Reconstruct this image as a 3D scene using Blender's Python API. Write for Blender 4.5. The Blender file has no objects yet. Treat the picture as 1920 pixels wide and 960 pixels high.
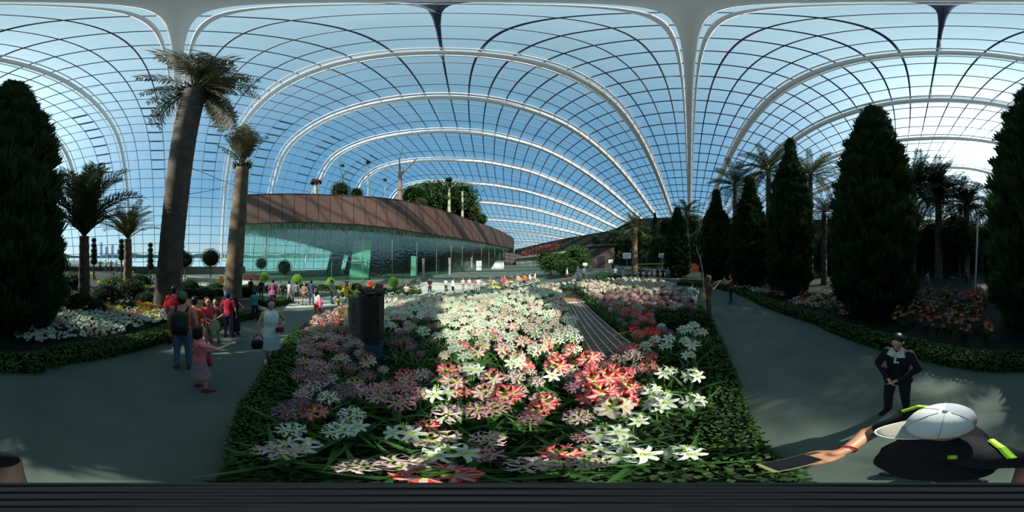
import bpy, math, random
import numpy as np
from mathutils import Vector, Matrix

rnd = random.Random(7)
nr = np.random.RandomState(11)
PI = math.pi
COL = bpy.context.scene.collection
CAMZ = 2.5

# ------------------------------------------------------------------ camera
cd = bpy.data.cameras.new('camera')
cd.type = 'PANO'
try:
    cd.panorama_type = 'EQUIRECTANGULAR'
except Exception:
    pass
try:
    cd.cycles.panorama_type = 'EQUIRECTANGULAR'
except Exception:
    pass
cam = bpy.data.objects.new('camera', cd)
COL.objects.link(cam)
cam.location = (0, 0, CAMZ)
cam.rotation_euler = (PI / 2, 0, 0)
cd.clip_start = 0.01
cd.clip_end = 9000
bpy.context.scene.camera = cam


def azel(px, py):
    return (px - 960) / 960 * PI, (480 - py) / 960 * PI


def pdir(px, py):
    a, e = azel(px, py)
    return Vector((math.sin(a) * math.cos(e), math.cos(a) * math.cos(e), math.sin(e)))


# ------------------------------------------------------------------ sky and sun
SUN = pdir(1830, 287)
sc = bpy.context.scene
w = bpy.data.worlds.new('sky')
sc.world = w
w.use_nodes = True
nt = w.node_tree
nt.nodes.clear()


def nd(tree, kind, **kw):
    n = tree.nodes.new(kind)
    for k, v in kw.items():
        setattr(n, k, v)
    return n


def mth(tree, op, a, b=None):
    n = nd(tree, 'ShaderNodeMath', operation=op)
    for i, v in enumerate((a, b)):
        if v is None:
            continue
        if isinstance(v, (int, float)):
            n.inputs[i].default_value = v
        else:
            tree.links.new(v, n.inputs[i])
    return n.outputs[0]


tc = nd(nt, 'ShaderNodeTexCoord')
vn = nd(nt, 'ShaderNodeVectorMath', operation='NORMALIZE')
nt.links.new(tc.outputs['Generated'], vn.inputs[0])
sx = nd(nt, 'ShaderNodeSeparateXYZ')
nt.links.new(vn.outputs[0], sx.inputs[0])
ramp = nd(nt, 'ShaderNodeValToRGB')
nt.links.new(sx.outputs['Z'], ramp.inputs[0])
cr = ramp.color_ramp
cr.elements[0].position = 0.0
cr.elements[0].color = (0.50, 0.68, 0.76, 1)
cr.elements[1].position = 1.0
cr.elements[1].color = (0.22, 0.38, 0.48, 1)
for p, c in ((0.15, (0.33, 0.60, 0.76, 1)), (0.38, (0.135, 0.37, 0.62, 1)), (0.7, (0.13, 0.33, 0.54, 1))):
    e_ = cr.elements.new(p)
    e_.color = c
dt = nd(nt, 'ShaderNodeVectorMath', operation='DOT_PRODUCT')
nt.links.new(vn.outputs[0], dt.inputs[0])
dt.inputs[1].default_value = SUN
d01 = mth(nt, 'MAXIMUM', mth(nt, 'MULTIPLY', mth(nt, 'ADD', dt.outputs['Value'], 1.0), 0.5), 0.0001)
# the sun's aureole: Mie scattering that falls off with the angle from the sun
aur = mth(nt, 'ADD', mth(nt, 'MULTIPLY', mth(nt, 'POWER', d01, 5.0), 0.80),
          mth(nt, 'ADD', mth(nt, 'MULTIPLY', mth(nt, 'POWER', d01, 30.0), 1.4),
              mth(nt, 'ADD', mth(nt, 'MULTIPLY', mth(nt, 'POWER', d01, 500.0), 16.0),
                  mth(nt, 'MULTIPLY', mth(nt, 'POWER', d01, 9000.0), 60.0))))
ac = nd(nt, 'ShaderNodeMix', data_type='RGBA', blend_type='MULTIPLY')
ac.inputs['Factor'].default_value = 1
ac.inputs['A'].default_value = (0.84, 1.0, 1.02, 1)
nt.links.new(aur, ac.inputs['B'])
am = nd(nt, 'ShaderNodeMix', data_type='RGBA', blend_type='ADD')
am.inputs['Factor'].default_value = 1
nt.links.new(ramp.outputs[0], am.inputs['A'])
nt.links.new(ac.outputs['Result'], am.inputs['B'])
bg = nd(nt, 'ShaderNodeBackground')
bg.inputs[1].default_value = 1.0
nt.links.new(am.outputs['Result'], bg.inputs[0])
wo = nd(nt, 'ShaderNodeOutputWorld')
nt.links.new(bg.outputs[0], wo.inputs[0])

sl = bpy.data.lights.new('sun', 'SUN')
sl.energy = 8.5
sl.angle = math.radians(0.6)
sl.color = (1.0, 0.93, 0.78)
so = bpy.data.objects.new('sun', sl)
COL.objects.link(so)
so.location = SUN * 60
so.rotation_euler = (-SUN).to_track_quat('-Z', 'Y').to_euler()

sc.view_settings.view_transform = 'Standard'
sc.view_settings.look = 'None'
sc.view_settings.gamma = 1
sc.view_settings.use_curve_mapping = False
sc.view_settings.exposure = 0.0


# ------------------------------------------------------------------ helpers
A = np.array([math.sin(math.radians(-55)), math.cos(math.radians(-55))])


def gz(x, y):
    s = x * A[0] + y * A[1]
    t = min(max(s - 2.5, 0.0), 12.5)
    return -0.12 * t * min(1.0, 0.4 + t / 8)


def P(px, py, z):
    """the point at height z that the picture shows at px, py"""
    d = pdir(px, py)
    t = (z - CAMZ) / d.z
    return Vector((d.x * t, d.y * t, z))


def PD(px, py, dist):
    a, e = azel(px, py)
    return Vector((math.sin(a) * dist, math.cos(a) * dist, CAMZ + dist * math.tan(e)))


def G(px, py, up=0.0):
    z = 0.0
    for _ in range(30):
        p = P(px, py, z + up)
        z = 0.5 * z + 0.5 * gz(p.x, p.y)
    return Vector((p.x, p.y, z))


def proj(x, y, z):
    h = math.hypot(x, y)
    return 960 + math.atan2(x, y) / PI * 960, 480 - math.atan2(z - CAMZ, h) / PI * 960


MATS = {}


def mat(name, col, rough=0.7, metal=0.0, var=0.0, scale=8.0, bump=0.0, col2=None, alpha=None, spec=None, trans=0.0):
    if name in MATS:
        return MATS[name]
    m = bpy.data.materials.new(name)
    m.use_nodes = True
    t = m.node_tree
    b = t.nodes['Principled BSDF']
    b.inputs['Roughness'].default_value = rough
    b.inputs['Metallic'].default_value = metal
    if spec is not None:
        b.inputs['Specular IOR Level'].default_value = spec
    c4 = (col[0], col[1], col[2], 1)
    b.inputs['Base Color'].default_value = c4
    if var or col2:
        co = nd(t, 'ShaderNodeTexCoord')
        n = nd(t, 'ShaderNodeTexNoise')
        n.inputs['Scale'].default_value = scale
        n.inputs['Detail'].default_value = 4
        t.links.new(co.outputs['Object'], n.inputs['Vector'])
        r = nd(t, 'ShaderNodeValToRGB')
        r.color_ramp.elements[0].position = 0.32
        r.color_ramp.elements[1].position = 0.68
        if col2:
            lo, hi = c4, (*col2, 1)
        else:
            lo = tuple(max(0, c * (1 - var)) for c in col) + (1,)
            hi = tuple(min(1, c * (1 + var)) for c in col) + (1,)
        r.color_ramp.elements[0].color = lo
        r.color_ramp.elements[1].color = hi
        t.links.new(n.outputs[0], r.inputs[0])
        t.links.new(r.outputs[0], b.inputs['Base Color'])
        if bump:
            bp = nd(t, 'ShaderNodeBump')
            bp.inputs['Strength'].default_value = bump
            bp.inputs['Distance'].default_value = 0.02
            t.links.new(n.outputs[0], bp.inputs['Height'])
            t.links.new(bp.outputs[0], b.inputs['Normal'])
    if trans:
        # thin leaf or petal: some light passes through
        tr = nd(t, 'ShaderNodeBsdfTranslucent')
        tr.inputs[0].default_value = c4 if not col2 else (*col2, 1)
        mx = nd(t, 'ShaderNodeMixShader')
        mx.inputs[0].default_value = trans
        t.links.new(b.outputs[0], mx.inputs[1])
        t.links.new(tr.outputs[0], mx.inputs[2])
        t.links.new(mx.outputs[0], t.nodes['Material Output'].inputs[0])
    MATS[name] = m
    return m


def glass(name, tint, refl=0.06, rough=0.02, wave=0.0):
    if name in MATS:
        return MATS[name]
    m = bpy.data.materials.new(name)
    m.use_nodes = True
    t = m.node_tree
    t.nodes.remove(t.nodes['Principled BSDF'])
    tr = nd(t, 'ShaderNodeBsdfTransparent')
    tr.inputs[0].default_value = (*tint, 1)
    gl = nd(t, 'ShaderNodeBsdfGlossy')
    gl.inputs['Roughness'].default_value = rough
    gl.inputs[0].default_value = (0.9, 1, 0.97, 1)
    if wave:
        co = nd(t, 'ShaderNodeTexCoord')
        no = nd(t, 'ShaderNodeTexNoise')
        no.inputs['Scale'].default_value = 2.2
        no.inputs['Detail'].default_value = 6
        t.links.new(co.outputs['Object'], no.inputs['Vector'])
        bp = nd(t, 'ShaderNodeBump')
        bp.inputs['Strength'].default_value = wave
        bp.inputs['Distance'].default_value = .1
        t.links.new(no.outputs[0], bp.inputs['Height'])
        t.links.new(bp.outputs[0], gl.inputs['Normal'])
    mx = nd(t, 'ShaderNodeMixShader')
    mx.inputs[0].default_value = refl
    t.links.new(tr.outputs[0], mx.inputs[1])
    t.links.new(gl.outputs[0], mx.inputs[2])
    t.links.new(mx.outputs[0], t.nodes['Material Output'].inputs[0])
    MATS[name] = m
    return m


def mesh_np(name, V, F, mats, mi=None, smooth=False):
    """V (n,3); F list of (m,k) int arrays; mats list; mi list of material index (scalar or array) per face array"""
    me = bpy.data.meshes.new(name)
    V = np.asarray(V, np.float32)
    nf = sum(len(f) for f in F)
    loops = np.concatenate([np.asarray(f).ravel() for f in F]).astype(np.int32)
    cnt = np.concatenate([np.full(len(f), np.asarray(f).shape[1]) for f in F]).astype(np.int32)
    me.vertices.add(len(V))
    me.vertices.foreach_set('co', V.ravel())
    me.loops.add(len(loops))
    me.loops.foreach_set('vertex_index', loops)
    me.polygons.add(nf)
    st = np.zeros(nf, np.int32)
    st[1:] = np.cumsum(cnt)[:-1]
    me.polygons.foreach_set('loop_start', st)
    me.polygons.foreach_set('loop_total', cnt)
    if mi is not None:
        idx = np.concatenate([np.full(len(f), m) if np.isscalar(m) else np.asarray(m) for f, m in zip(F, mi)]).astype(np.int32)
        me.polygons.foreach_set('material_index', idx)
    if smooth:
        me.polygons.foreach_set('use_smooth', np.ones(nf, bool))
    for m in mats:
        me.materials.append(m)
    me.update(calc_edges=True)
    return me


class MB:
    """collects shapes into one mesh"""

    def __init__(s):
        s.v = []
        s.f = []
        s.m = []
        s.n = 0

    def add(s, V, F, mi=0):
        V = np.asarray(V, float).reshape(-1, 3)
        for f in F:
            s.f.append(tuple(int(i) + s.n for i in f))
            s.m.append(mi)
        s.v.append(V)
        s.n += len(V)

    def box(s, c, h, rz=0.0, mi=0, M=None):
        c = np.array(c, float)
        V = np.array([[x, y, z] for x in (-1, 1) for y in (-1, 1) for z in (-1, 1)], float) * np.array(h)
        if M is not None:
            V = V @ np.array(M)[:3, :3].T
        elif rz:
            ca, sa = math.cos(rz), math.sin(rz)
            V = V @ np.array([[ca, -sa, 0], [sa, ca, 0], [0, 0, 1]]).T
        s.add(V + c, [(0, 1, 3, 2), (4, 6, 7, 5), (0, 4, 5, 1), (2, 3, 7, 6), (0, 2, 6, 4), (1, 5, 7, 3)], mi)

    def beam(s, p0, p1, w, h, mi=0):
        p0, p1 = Vector(p0), Vector(p1)
        d = (p1 - p0)
        L = d.length
        q = d.to_track_quat('Z', 'Y').to_matrix()
        s.box((p0 + p1) / 2, (w / 2, h / 2, L / 2), M=q, mi=mi)

    def tube(s, pts, rad, n=8, mi=0, caps=True, up=None):
        pts = [Vector(p) for p in pts]
        if isinstance(rad, (int, float)):
            rad = [rad] * len(pts)
        V = []
        prev = None
        for i, p in enumerate(pts):
            a = pts[max(0, i - 1)]
            b = pts[min(len(pts) - 1, i + 1)]
            t = (b - a)
            t = t.normalized() if t.length > 1e-9 else Vector((0, 0, 1))
            if prev is None:
                u = t.orthogonal().normalized() if up is None else (Vector(up) - t * t.dot(Vector(up))).normalized()
            else:
                u = (prev - t * prev.dot(t)).normalized()
            prev = u
            v = t.cross(u)
            for k in range(n):
                an = 2 * PI * (k + 0.5) / n
                V.append(p + (u * math.cos(an) + v * math.sin(an)) * rad[i])
        F = []
        for i in range(len(pts) - 1):
            for k in range(n):
                F.append((i * n + k, i * n + (k + 1) % n, (i + 1) * n + (k + 1) % n, (i + 1) * n + k))
        if caps:
            F.append(tuple(range(n))[::-1])
            F.append(tuple((len(pts) - 1) * n + k for k in range(n)))
        s.add([tuple(v) for v in V], F, mi)

    def cap(s, p0, p1, r0, r1=None, n=12, mi=0, flat=None):
        """tapered capsule"""
        r1 = r0 if r1 is None else r1
        p0, p1 = Vector(p0), Vector(p1)
        d = p1 - p0
        t = d.normalized() if d.length > 1e-6 else Vector((0, 0, 1))
        pts, rad = [], []
        for a in (-85, -60, -30, 0):
            a = math.radians(a)
            pts.append(p0 + t * r0 * math.sin(a))
            rad.append(r0 * math.cos(a))
        for a in (0, 30, 60, 85):
            a = math.radians(a)
            pts.append(p1 + t * (r1 * math.sin(a) + (1e-4 if a == 0 else 0)))
            rad.append(r1 * math.cos(a))
        s.tube(pts, rad, n, mi)

    def ell(s, c, r, n=14, m=9, M=None, mi=0):
        V = [(0, 0, -1)]
        for i in range(1, m):
            a = -PI / 2 + PI * i / m
            for k in range(n):
                b = 2 * PI * k / n
                V.append((math.cos(a) * math.cos(b), math.cos(a) * math.sin(b), math.sin(a)))
        V.append((0, 0, 1))
        V = np.array(V) * np.array(r)
        if M is not None:
            V = V @ np.array(M)[:3, :3].T
        F = [(0, 1 + (k + 1) % n, 1 + k) for k in range(n)]
        for i in range(m - 2):
            for k in range(n):
                F.append((1 + i * n + k, 1 + i * n + (k + 1) % n, 1 + (i + 1) * n + (k + 1) % n, 1 + (i + 1) * n + k))
        o = 1 + (m - 2) * n
        F += [(o + k, o + (k + 1) % n, o + n) for k in range(n)]
        s.add(V + np.array(c, float), F, mi)

    def loft(s, rings, n=18, mi=0, caps=True):
        """rings (cx, cy, cz, rx, ry)"""
        V = []
        for (cx, cy, cz, rx, ry) in rings:
            for k in range(n):
                b = 2 * PI * k / n
                V.append((cx + rx * math.cos(b), cy + ry * math.sin(b), cz))
        F = []
        for i in range(len(rings) - 1):
            for k in range(n):
                F.append((i * n + k, i * n + (k + 1) % n, (i + 1) * n + (k + 1) % n, (i + 1) * n + k))
        if caps:
            F.append(tuple(range(n))[::-1])
            F.append(tuple((len(rings) - 1) * n + k for k in range(n)))
        s.add(V, F, mi)

    def mesh(s, name, mats, smooth=False, origin=None):
        V = np.concatenate(s.v)
        if origin is not None:
            V = V - np.array(origin)
        me = bpy.data.meshes.new(name)
        me.from_pydata([tuple(v) for v in V], [], s.f)
        for m in (mats if isinstance(mats, (list, tuple)) else [mats]):
            me.materials.append(m)
        if any(s.m):
            me.polygons.foreach_set('material_index', s.m)
        if smooth:
            me.polygons.foreach_set('use_smooth', [True] * len(s.f))
        me.update()
        return me


def link(name, me, parent=None, loc=(0, 0, 0), rot=(0, 0, 0), scale=(1, 1, 1)):
    o = bpy.data.objects.new(name, me)
    COL.objects.link(o)
    o.location = loc
    o.rotation_euler = rot
    o.scale = (scale,) * 3 if isinstance(scale, (int, float)) else scale
    if parent:
        o.parent = parent
    return o


def tag(o, label=None, cat=None, group=None, kind=None):
    if label:
        o['label'] = label
    if cat:
        o['category'] = cat
    if group:
        o['group'] = group
    if kind:
        o['kind'] = kind
    return o


def empty(name, loc=(0, 0, 0), rz=0.0, scale=1.0):
    o = link(name, None, None, loc, (0, 0, rz), scale)
    o.empty_display_size = 0.1
    return o


def copy_tree(o, parent=None):
    c = o.copy()
    COL.objects.link(c)
    c.parent = parent
    for ch in list(o.children):
        copy_tree(ch, c)
    return c


def spline(xs, ys, x):
    """Catmull-Rom through a table"""
    xs = list(xs)
    x = min(max(x, xs[0]), xs[-1])
    i = max(0, min(len(xs) - 2, int(np.searchsorted(xs, x, side='right')) - 1))
    h = xs[i + 1] - xs[i]
    t = (x - xs[i]) / h

    def sl_(j):
        if j <= 0:
            return (ys[1] - ys[0]) / (xs[1] - xs[0])
        if j >= len(xs) - 1:
            return (ys[-1] - ys[-2]) / (xs[-1] - xs[-2])
        return (ys[j + 1] - ys[j - 1]) / (xs[j + 1] - xs[j - 1])
    m0, m1 = sl_(i) * h, sl_(i + 1) * h
    t2, t3 = t * t, t * t * t
    return (2 * t3 - 3 * t2 + 1) * ys[i] + (t3 - 2 * t2 + t) * m0 + (-2 * t3 + 3 * t2) * ys[i + 1] + (t3 - t2) * m1


# ------------------------------------------------------------------ materials
m_white_steel = mat('white_steel', (0.86, 0.80, 0.80), 0.5)
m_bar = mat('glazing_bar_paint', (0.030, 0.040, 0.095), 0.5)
m_bar_sunlit = mat('sunlit_bar_tone', (0.17, 0.20, 0.27), 0.5)  # lit copy of the bar colour: sunlight put into the tone
m_pane = glass('dome_glass', (0.93, 0.97, 0.98), 0.035)
m_bglass = glass('green_facade_glass', (0.46, 0.80, 0.66), 0.24, 0.03, 0.5)
m_path = mat('path_concrete', (0.082, 0.112, 0.092), 0.75, var=0.13, scale=1.3, bump=0.15, spec=0.3)
m_pale = mat('pale_paving', (0.42, 0.44, 0.38), 0.8, var=0.1, scale=3)
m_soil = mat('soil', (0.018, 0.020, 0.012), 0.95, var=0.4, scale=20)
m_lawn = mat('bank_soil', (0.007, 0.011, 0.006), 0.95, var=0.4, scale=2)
m_fascia = mat('brown_fascia', (0.085, 0.045, 0.035), 0.55, var=0.12, scale=0.8)
m_fascia_dark = mat('fascia_edge', (0.03, 0.022, 0.02), 0.5)
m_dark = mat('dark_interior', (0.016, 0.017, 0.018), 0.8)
m_wallg = mat('grey_green_wall', (0.20, 0.25, 0.23), 0.7, var=0.1)
m_slab = mat('pale_slab', (0.42, 0.52, 0.47), 0.7, var=0.08)
m_black = mat('black', (0.008, 0.008, 0.010), 0.5)
m_leaf_d = mat('conifer_needles', (0.014, 0.036, 0.013), 0.7, col2=(0.035, 0.080, 0.024), scale=2.0, trans=0.08, spec=0.15)
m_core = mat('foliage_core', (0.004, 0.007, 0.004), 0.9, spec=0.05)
m_leaf = mat('green_leaves', (0.025, 0.065, 0.016), 0.6, col2=(0.06, 0.14, 0.03), scale=3.0, trans=0.3, spec=0.2)
m_leaf_dk = mat('dark_leaves', (0.014, 0.034, 0.010), 0.6, col2=(0.03, 0.07, 0.02), scale=3.0, trans=0.2, spec=0.2)
m_leaf_b = mat('bright_leaves', (0.20, 0.42, 0.02), 0.6, col2=(0.34, 0.58, 0.05), scale=5.0, trans=0.3, spec=0.2)
m_hedge = mat('hedge_leaves', (0.03, 0.075, 0.018), 0.6, col2=(0.07, 0.15, 0.03), scale=4.0, trans=0.25, spec=0.2)
m_strap = mat('strap_leaf', (0.035, 0.11, 0.022), 0.45, col2=(0.07, 0.19, 0.04), scale=6.0, trans=0.3)
m_stem = mat('flower_stem', (0.12, 0.24, 0.06), 0.5)
m_frond = mat('palm_frond', (0.05, 0.07, 0.025), 0.6, col2=(0.10, 0.12, 0.04), scale=2.0, trans=0.15, spec=0.2)
m_frond_dk = mat('palm_frond_dark', (0.016, 0.030, 0.014), 0.6, col2=(0.04, 0.065, 0.025), scale=2.0, trans=0.12, spec=0.2)
m_frond_br = mat('palm_frond_brown', (0.10, 0.075, 0.045), 0.7, col2=(0.07, 0.085, 0.03), scale=2.0, trans=0.12, spec=0.2)
m_bark = mat('palm_bark', (0.075, 0.058, 0.045), 0.9, var=0.35, scale=3.0, bump=0.5)
m_bark2 = mat('brown_palm_bark', (0.16, 0.10, 0.055), 0.9, var=0.4, scale=4.0, bump=0.6)
m_bark_pale = mat('pale_bark', (0.30, 0.31, 0.20), 0.85, var=0.3, scale=6.0, bump=0.4)
m_white_pet = mat('white_petal', (0.56, 0.60, 0.51), 0.6, trans=0.2)
m_cream_pet = mat('cream_petal', (0.62, 0.54, 0.38), 0.6, trans=0.25)
m_pink_pet = mat('pink_petal', (0.50, 0.24, 0.28), 0.6, trans=0.25)
m_palepink_pet = mat('pale_pink_petal', (0.52, 0.37, 0.38), 0.6, trans=0.25)
m_mauve_pet = mat('mauve_petal', (0.21, 0.085, 0.14), 0.6, trans=0.25)
m_red_pet = mat('red_petal', (0.70, 0.035, 0.03), 0.55, trans=0.25)
m_yel = mat('yellow_petal', (0.80, 0.62, 0.05), 0.6, trans=0.25)
m_throat = mat('flower_throat', (0.45, 0.62, 0.10), 0.6, trans=0.2)
m_wood = mat('wood_board', (0.40, 0.17, 0.05), 0.6, var=0.25, scale=5)
m_fret_d = mat('fingerboard_dark', (0.075, 0.038, 0.020), 0.6, var=0.2, scale=6)
m_string = mat('string_steel', (0.7, 0.66, 0.58), 0.35, metal=0.6)
m_sea = mat('sea', (0.30, 0.42, 0.46), 0.25)
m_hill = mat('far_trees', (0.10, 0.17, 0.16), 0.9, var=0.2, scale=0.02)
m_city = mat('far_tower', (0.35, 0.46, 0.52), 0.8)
m_sign = mat('sign_white', (0.8, 0.82, 0.8), 0.6)
m_text = mat('sign_text', (0.06, 0.07, 0.07), 0.7)
m_red_paint = mat('red_paint', (0.5, 0.03, 0.02), 0.5)
m_grey = mat('grey_metal', (0.25, 0.27, 0.27), 0.5)
m_skin = mat('skin', (0.55, 0.30, 0.19), 0.55)
m_skin_b = mat('skin_tanned', (0.42, 0.20, 0.11), 0.5)
m_hair = mat('hair_black', (0.010, 0.008, 0.008), 0.45, spec=0.3)
m_lip = mat('lips', (0.30, 0.09, 0.08), 0.5)
m_eye = mat('eye_dark', (0.012, 0.01, 0.01), 0.3)

# ------------------------------------------------------------------ ground
BANK_IN = []


def grid_mesh(name, xs, ys, zf, m):
    V = [(x, y, zf(x, y)) for y in ys for x in xs]
    n = len(xs)
    F = [(j * n + i, j * n + i + 1, (j + 1) * n + i + 1, (j + 1) * n + i) for j in range(len(ys) - 1) for i in range(n - 1)]
    me = bpy.data.meshes.new(name)
    me.from_pydata(V, [], F)
    me.materials.append(m)
    me.polygons.foreach_set('use_smooth', [True] * len(F))
    me.update()
    return me


xs = sorted(set(list(np.arange(-24, 24, 1.0)) + list(np.arange(-44, 70, 6.0)) + [100, 140]))
ys = sorted(set(list(np.arange(-24, 24, 1.0)) + list(np.arange(-90, 130, 6.0))))


def in_dome(x, y):
    # stay inside the foot of the shell on the water side
    return True


fl = link('floor', grid_mesh('floor', [x for x in xs], ys, gz, m_path))
tag(fl, 'grey green concrete garden path running round the flower beds', kind='structure')

# sea, island and towers beyond the glass
sea = MB()
sea.box((0, 0, -9.0), (4000, 4000, 0.5))
tag(link('sea', sea.mesh('sea', m_sea)), 'pale blue grey water beyond the glass wall', kind='structure')
hl = MB()
N = 160
V, F = [], []
for i in range(N + 1):
    a = math.radians(-200 + 230 * i / N)
    h = 6 + 5 * math.sin(i * 0.31) + 3 * math.sin(i * 1.13) + rnd.random() * 2.5
    R0 = 900
    V += [(math.sin(a) * R0, math.cos(a) * R0, -9), (math.sin(a) * R0, math.cos(a) * R0, 2 + h), (math.sin(a) * (R0 + 60), math.cos(a) * (R0 + 60), 2 + h), (math.sin(a) * (R0 + 60), math.cos(a) * (R0 + 60), -9)]
for i in range(N):
    for k in range(3):
        F.append((4 * i + k, 4 * i + k + 1, 4 * i + 5 + k, 4 * i + 4 + k))
hl.add(V, F)
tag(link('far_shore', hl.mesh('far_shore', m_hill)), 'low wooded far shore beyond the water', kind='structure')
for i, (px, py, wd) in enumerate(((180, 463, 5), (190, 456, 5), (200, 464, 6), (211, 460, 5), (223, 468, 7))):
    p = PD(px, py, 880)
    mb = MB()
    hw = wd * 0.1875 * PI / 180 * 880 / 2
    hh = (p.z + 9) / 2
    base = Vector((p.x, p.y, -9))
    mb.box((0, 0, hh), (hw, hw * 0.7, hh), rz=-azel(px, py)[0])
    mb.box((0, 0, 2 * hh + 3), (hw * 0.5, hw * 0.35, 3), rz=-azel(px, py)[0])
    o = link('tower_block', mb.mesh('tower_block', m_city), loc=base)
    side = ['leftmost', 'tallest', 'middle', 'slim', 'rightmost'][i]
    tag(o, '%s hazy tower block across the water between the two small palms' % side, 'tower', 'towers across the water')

# ------------------------------------------------------------------ glass dome
KA = math.radians(-27.6)
DA = np.array([math.sin(KA), math.cos(KA)])
DB = np.array([DA[1], -DA[0]])
# the arches fan out like the ribs of a torus around an upright axis 120 m to one side
RC = 120.0
BETA = 11.9 / RC
PV = [-72, -70.5, -68.5, -66, -62.5, -57, -51, -44, -36, -28, -20, -12, -5, 0, 6, 12, 19, 27, 35, 43, 52, 60, 70, 82, 95, 106]
PZ = [-6, 2, 10, 18, 27, 35.5, 40.7, 43, 43.1, 42.4, 41, 39.4, 38, 37, 35.6, 33.8, 31.8, 28.8, 25.6, 22.3, 18.5, 15.5, 12, 8, 3.5, -2]
TK = [-8, -7, -6, -5, -4, -3, -2, -1, 0, 1, 2, 3, 4, 5, 6, 7, 8, 9, 10, 10.6]
TZ = [0.05, 0.28, 0.48, 0.66, 0.79, 0.88, 0.95, 0.99, 1, 1, 0.985, 0.955, 0.88, 0.79, 0.68, 0.53, 0.41, 0.26, 0.10, 0.0]
TW = [0.2, 0.32, 0.44, 0.56, 0.66, 0.75, 0.83, 0.90, 0.96, 0.98, 0.93, 0.87, 0.80, 0.71, 0.60, 0.49, 0.38, 0.27, 0.15, 0.1]
NL, NR = 27, 40
_sec = {}
_pv = np.linspace(-72, 106, 900)
_pz = np.array([spline(PV, PZ, v) for v in _pv])


def section(k, off=0.0):
    """points of the shell section k (in ribs from the camera), from the left foot to the right foot"""
    key = (round(k, 3), off)
    if key in _sec:
        return _sec[key]
    mz, wl = spline(TK, TZ, k), spline(TK, TW, k)
    v0 = np.where(_pv < 0, _pv * wl, _pv)
    z0 = np.where(_pz > 0, _pz * mz, _pz)
    L = np.concatenate([[0], np.cumsum(np.hypot(np.diff(v0), np.diff(z0)))])
    Lc = np.interp(0, v0, L)
    q = np.concatenate([np.linspace(0, Lc, NL + 1), np.linspace(Lc, L[-1], NR + 1)[1:]])
    v, z = np.interp(q, L, v0), np.interp(q, L, z0)
    if off:
        dv, dz = np.gradient(v), np.gradient(z)
        ln = np.hypot(dv, dz)
        v = v + off * dz / ln
        z = z - off * dv / ln
    rho = RC - v
    u = rho * math.sin(k * BETA)
    vv = RC - rho * math.cos(k * BETA)
    pts = np.stack([DA[0] * u + DB[0] * vv, DA[1] * u + DB[1] * vv, z + CAMZ], 1)
    _sec[key] = pts
    return pts


ks = [round(-8 + 0.25 * i, 2) for i in range(0, 75)]
S = np.array([section(k) for k in ks])     # (nk, nj, 3)
nk, nj = S.shape[:2]
dome = empty('ceiling')
tag(dome, 'huge curved glass dome of panes on a steel grid', kind='structure')


def bar_mesh(name, pts, hw, hd, m):
    """square-section bar along pts"""
    pts = np.asarray(pts)
    t = np.gradient(pts, axis=0)
    t /= np.linalg.norm(t, axis=1)[:, None] + 1e-9
    c = np.array([10.0, 10.0, -10.0])
    out = pts - c
    out /= np.linalg.norm(out, axis=1)[:, None]
    side = np.cross(t, out)
    side /= np.linalg.norm(side, axis=1)[:, None] + 1e-9
    nrm = np.cross(side, t)
    V = np.stack([pts + side * hw + nrm * hd, pts - side * hw + nrm * hd, pts - side * hw - nrm * hd, pts + side * hw - nrm * hd], 1).reshape(-1, 3)
    n = len(pts)
    i = np.arange(n - 1)[:, None] * 4
    F = []
    for a in range(4):
        b = (a + 1) % 4
        F.append(np.concatenate([i + a, i + b, i + 4 + b, i + 4 + a], 1))
    return mesh_np(name, V, [np.concatenate(F)], [m])


for i, k in enumerate(ks):
    if i < 1 or i > nk - 2:
        continue
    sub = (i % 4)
    light = sub in (1, 2) and k > 0  # bars with sun on their faces get the painted lit tone
    o = link('purlin', bar_mesh('purlin', S[i], 0.09, 0.11, m_bar_sunlit if light else m_bar), dome)
for j in range(0, nj):
    link('glazing_bar', bar_mesh('glazing_bar', S[:, j], 0.09, 0.11, m_bar), dome)
# the white steel arches under the glass, each a pair of tubes with struts
for k in range(-6, 11):
    pa = section(k, 1.3)
    pb = section(k + 0.075, 0.9)
    rb = link('arch_rib', bar_mesh('arch_rib', pa[1:-1], 0.44, 0.36, m_white_steel), dome)
    tb = link('tie_tube', bar_mesh('tie_tube', pb[1:-1], 0.13, 0.13, m_white_steel), rb)
    link('tie_tube', bar_mesh('tie_tube', section(k - 0.075, 0.9)[1:-1], 0.13, 0.13, m_white_steel), rb)
    mb = MB()
    for j in range(3, nj - 3, 3):
        mb.beam(pa[j], section(k)[j], 0.11, 0.11)
        mb.beam(pa[j], section(k + 0.25)[j], 0.07, 0.07)
    st = link('strut', mb.mesh('strut', m_white_steel), rb)
    st['kind'] = 'stuff'


# open vent flaps on the water side: thick dark louvres
def vent(k0, j0, j1):
    i0 = ks.index(k0)
    for j in range(j0, j1):
        a, b = S[i0, j], S[i0 + 1, j]
        mb = MB()
        a2 = a + (b - a) * 0.04
        b2 = b - (b - a) * 0.04
        mb.beam(a2 - np.array([0, 0, .25]), b2 - np.array([0, 0, .25]), 0.55, 0.14)
        link('vent_flap', mb.mesh('vent_flap', m_bar), dome)


for k0 in (-1.5, -0.5, 0.5, 1.5, 2.5, 3.5):
    vent(k0, 11, 19)

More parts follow.
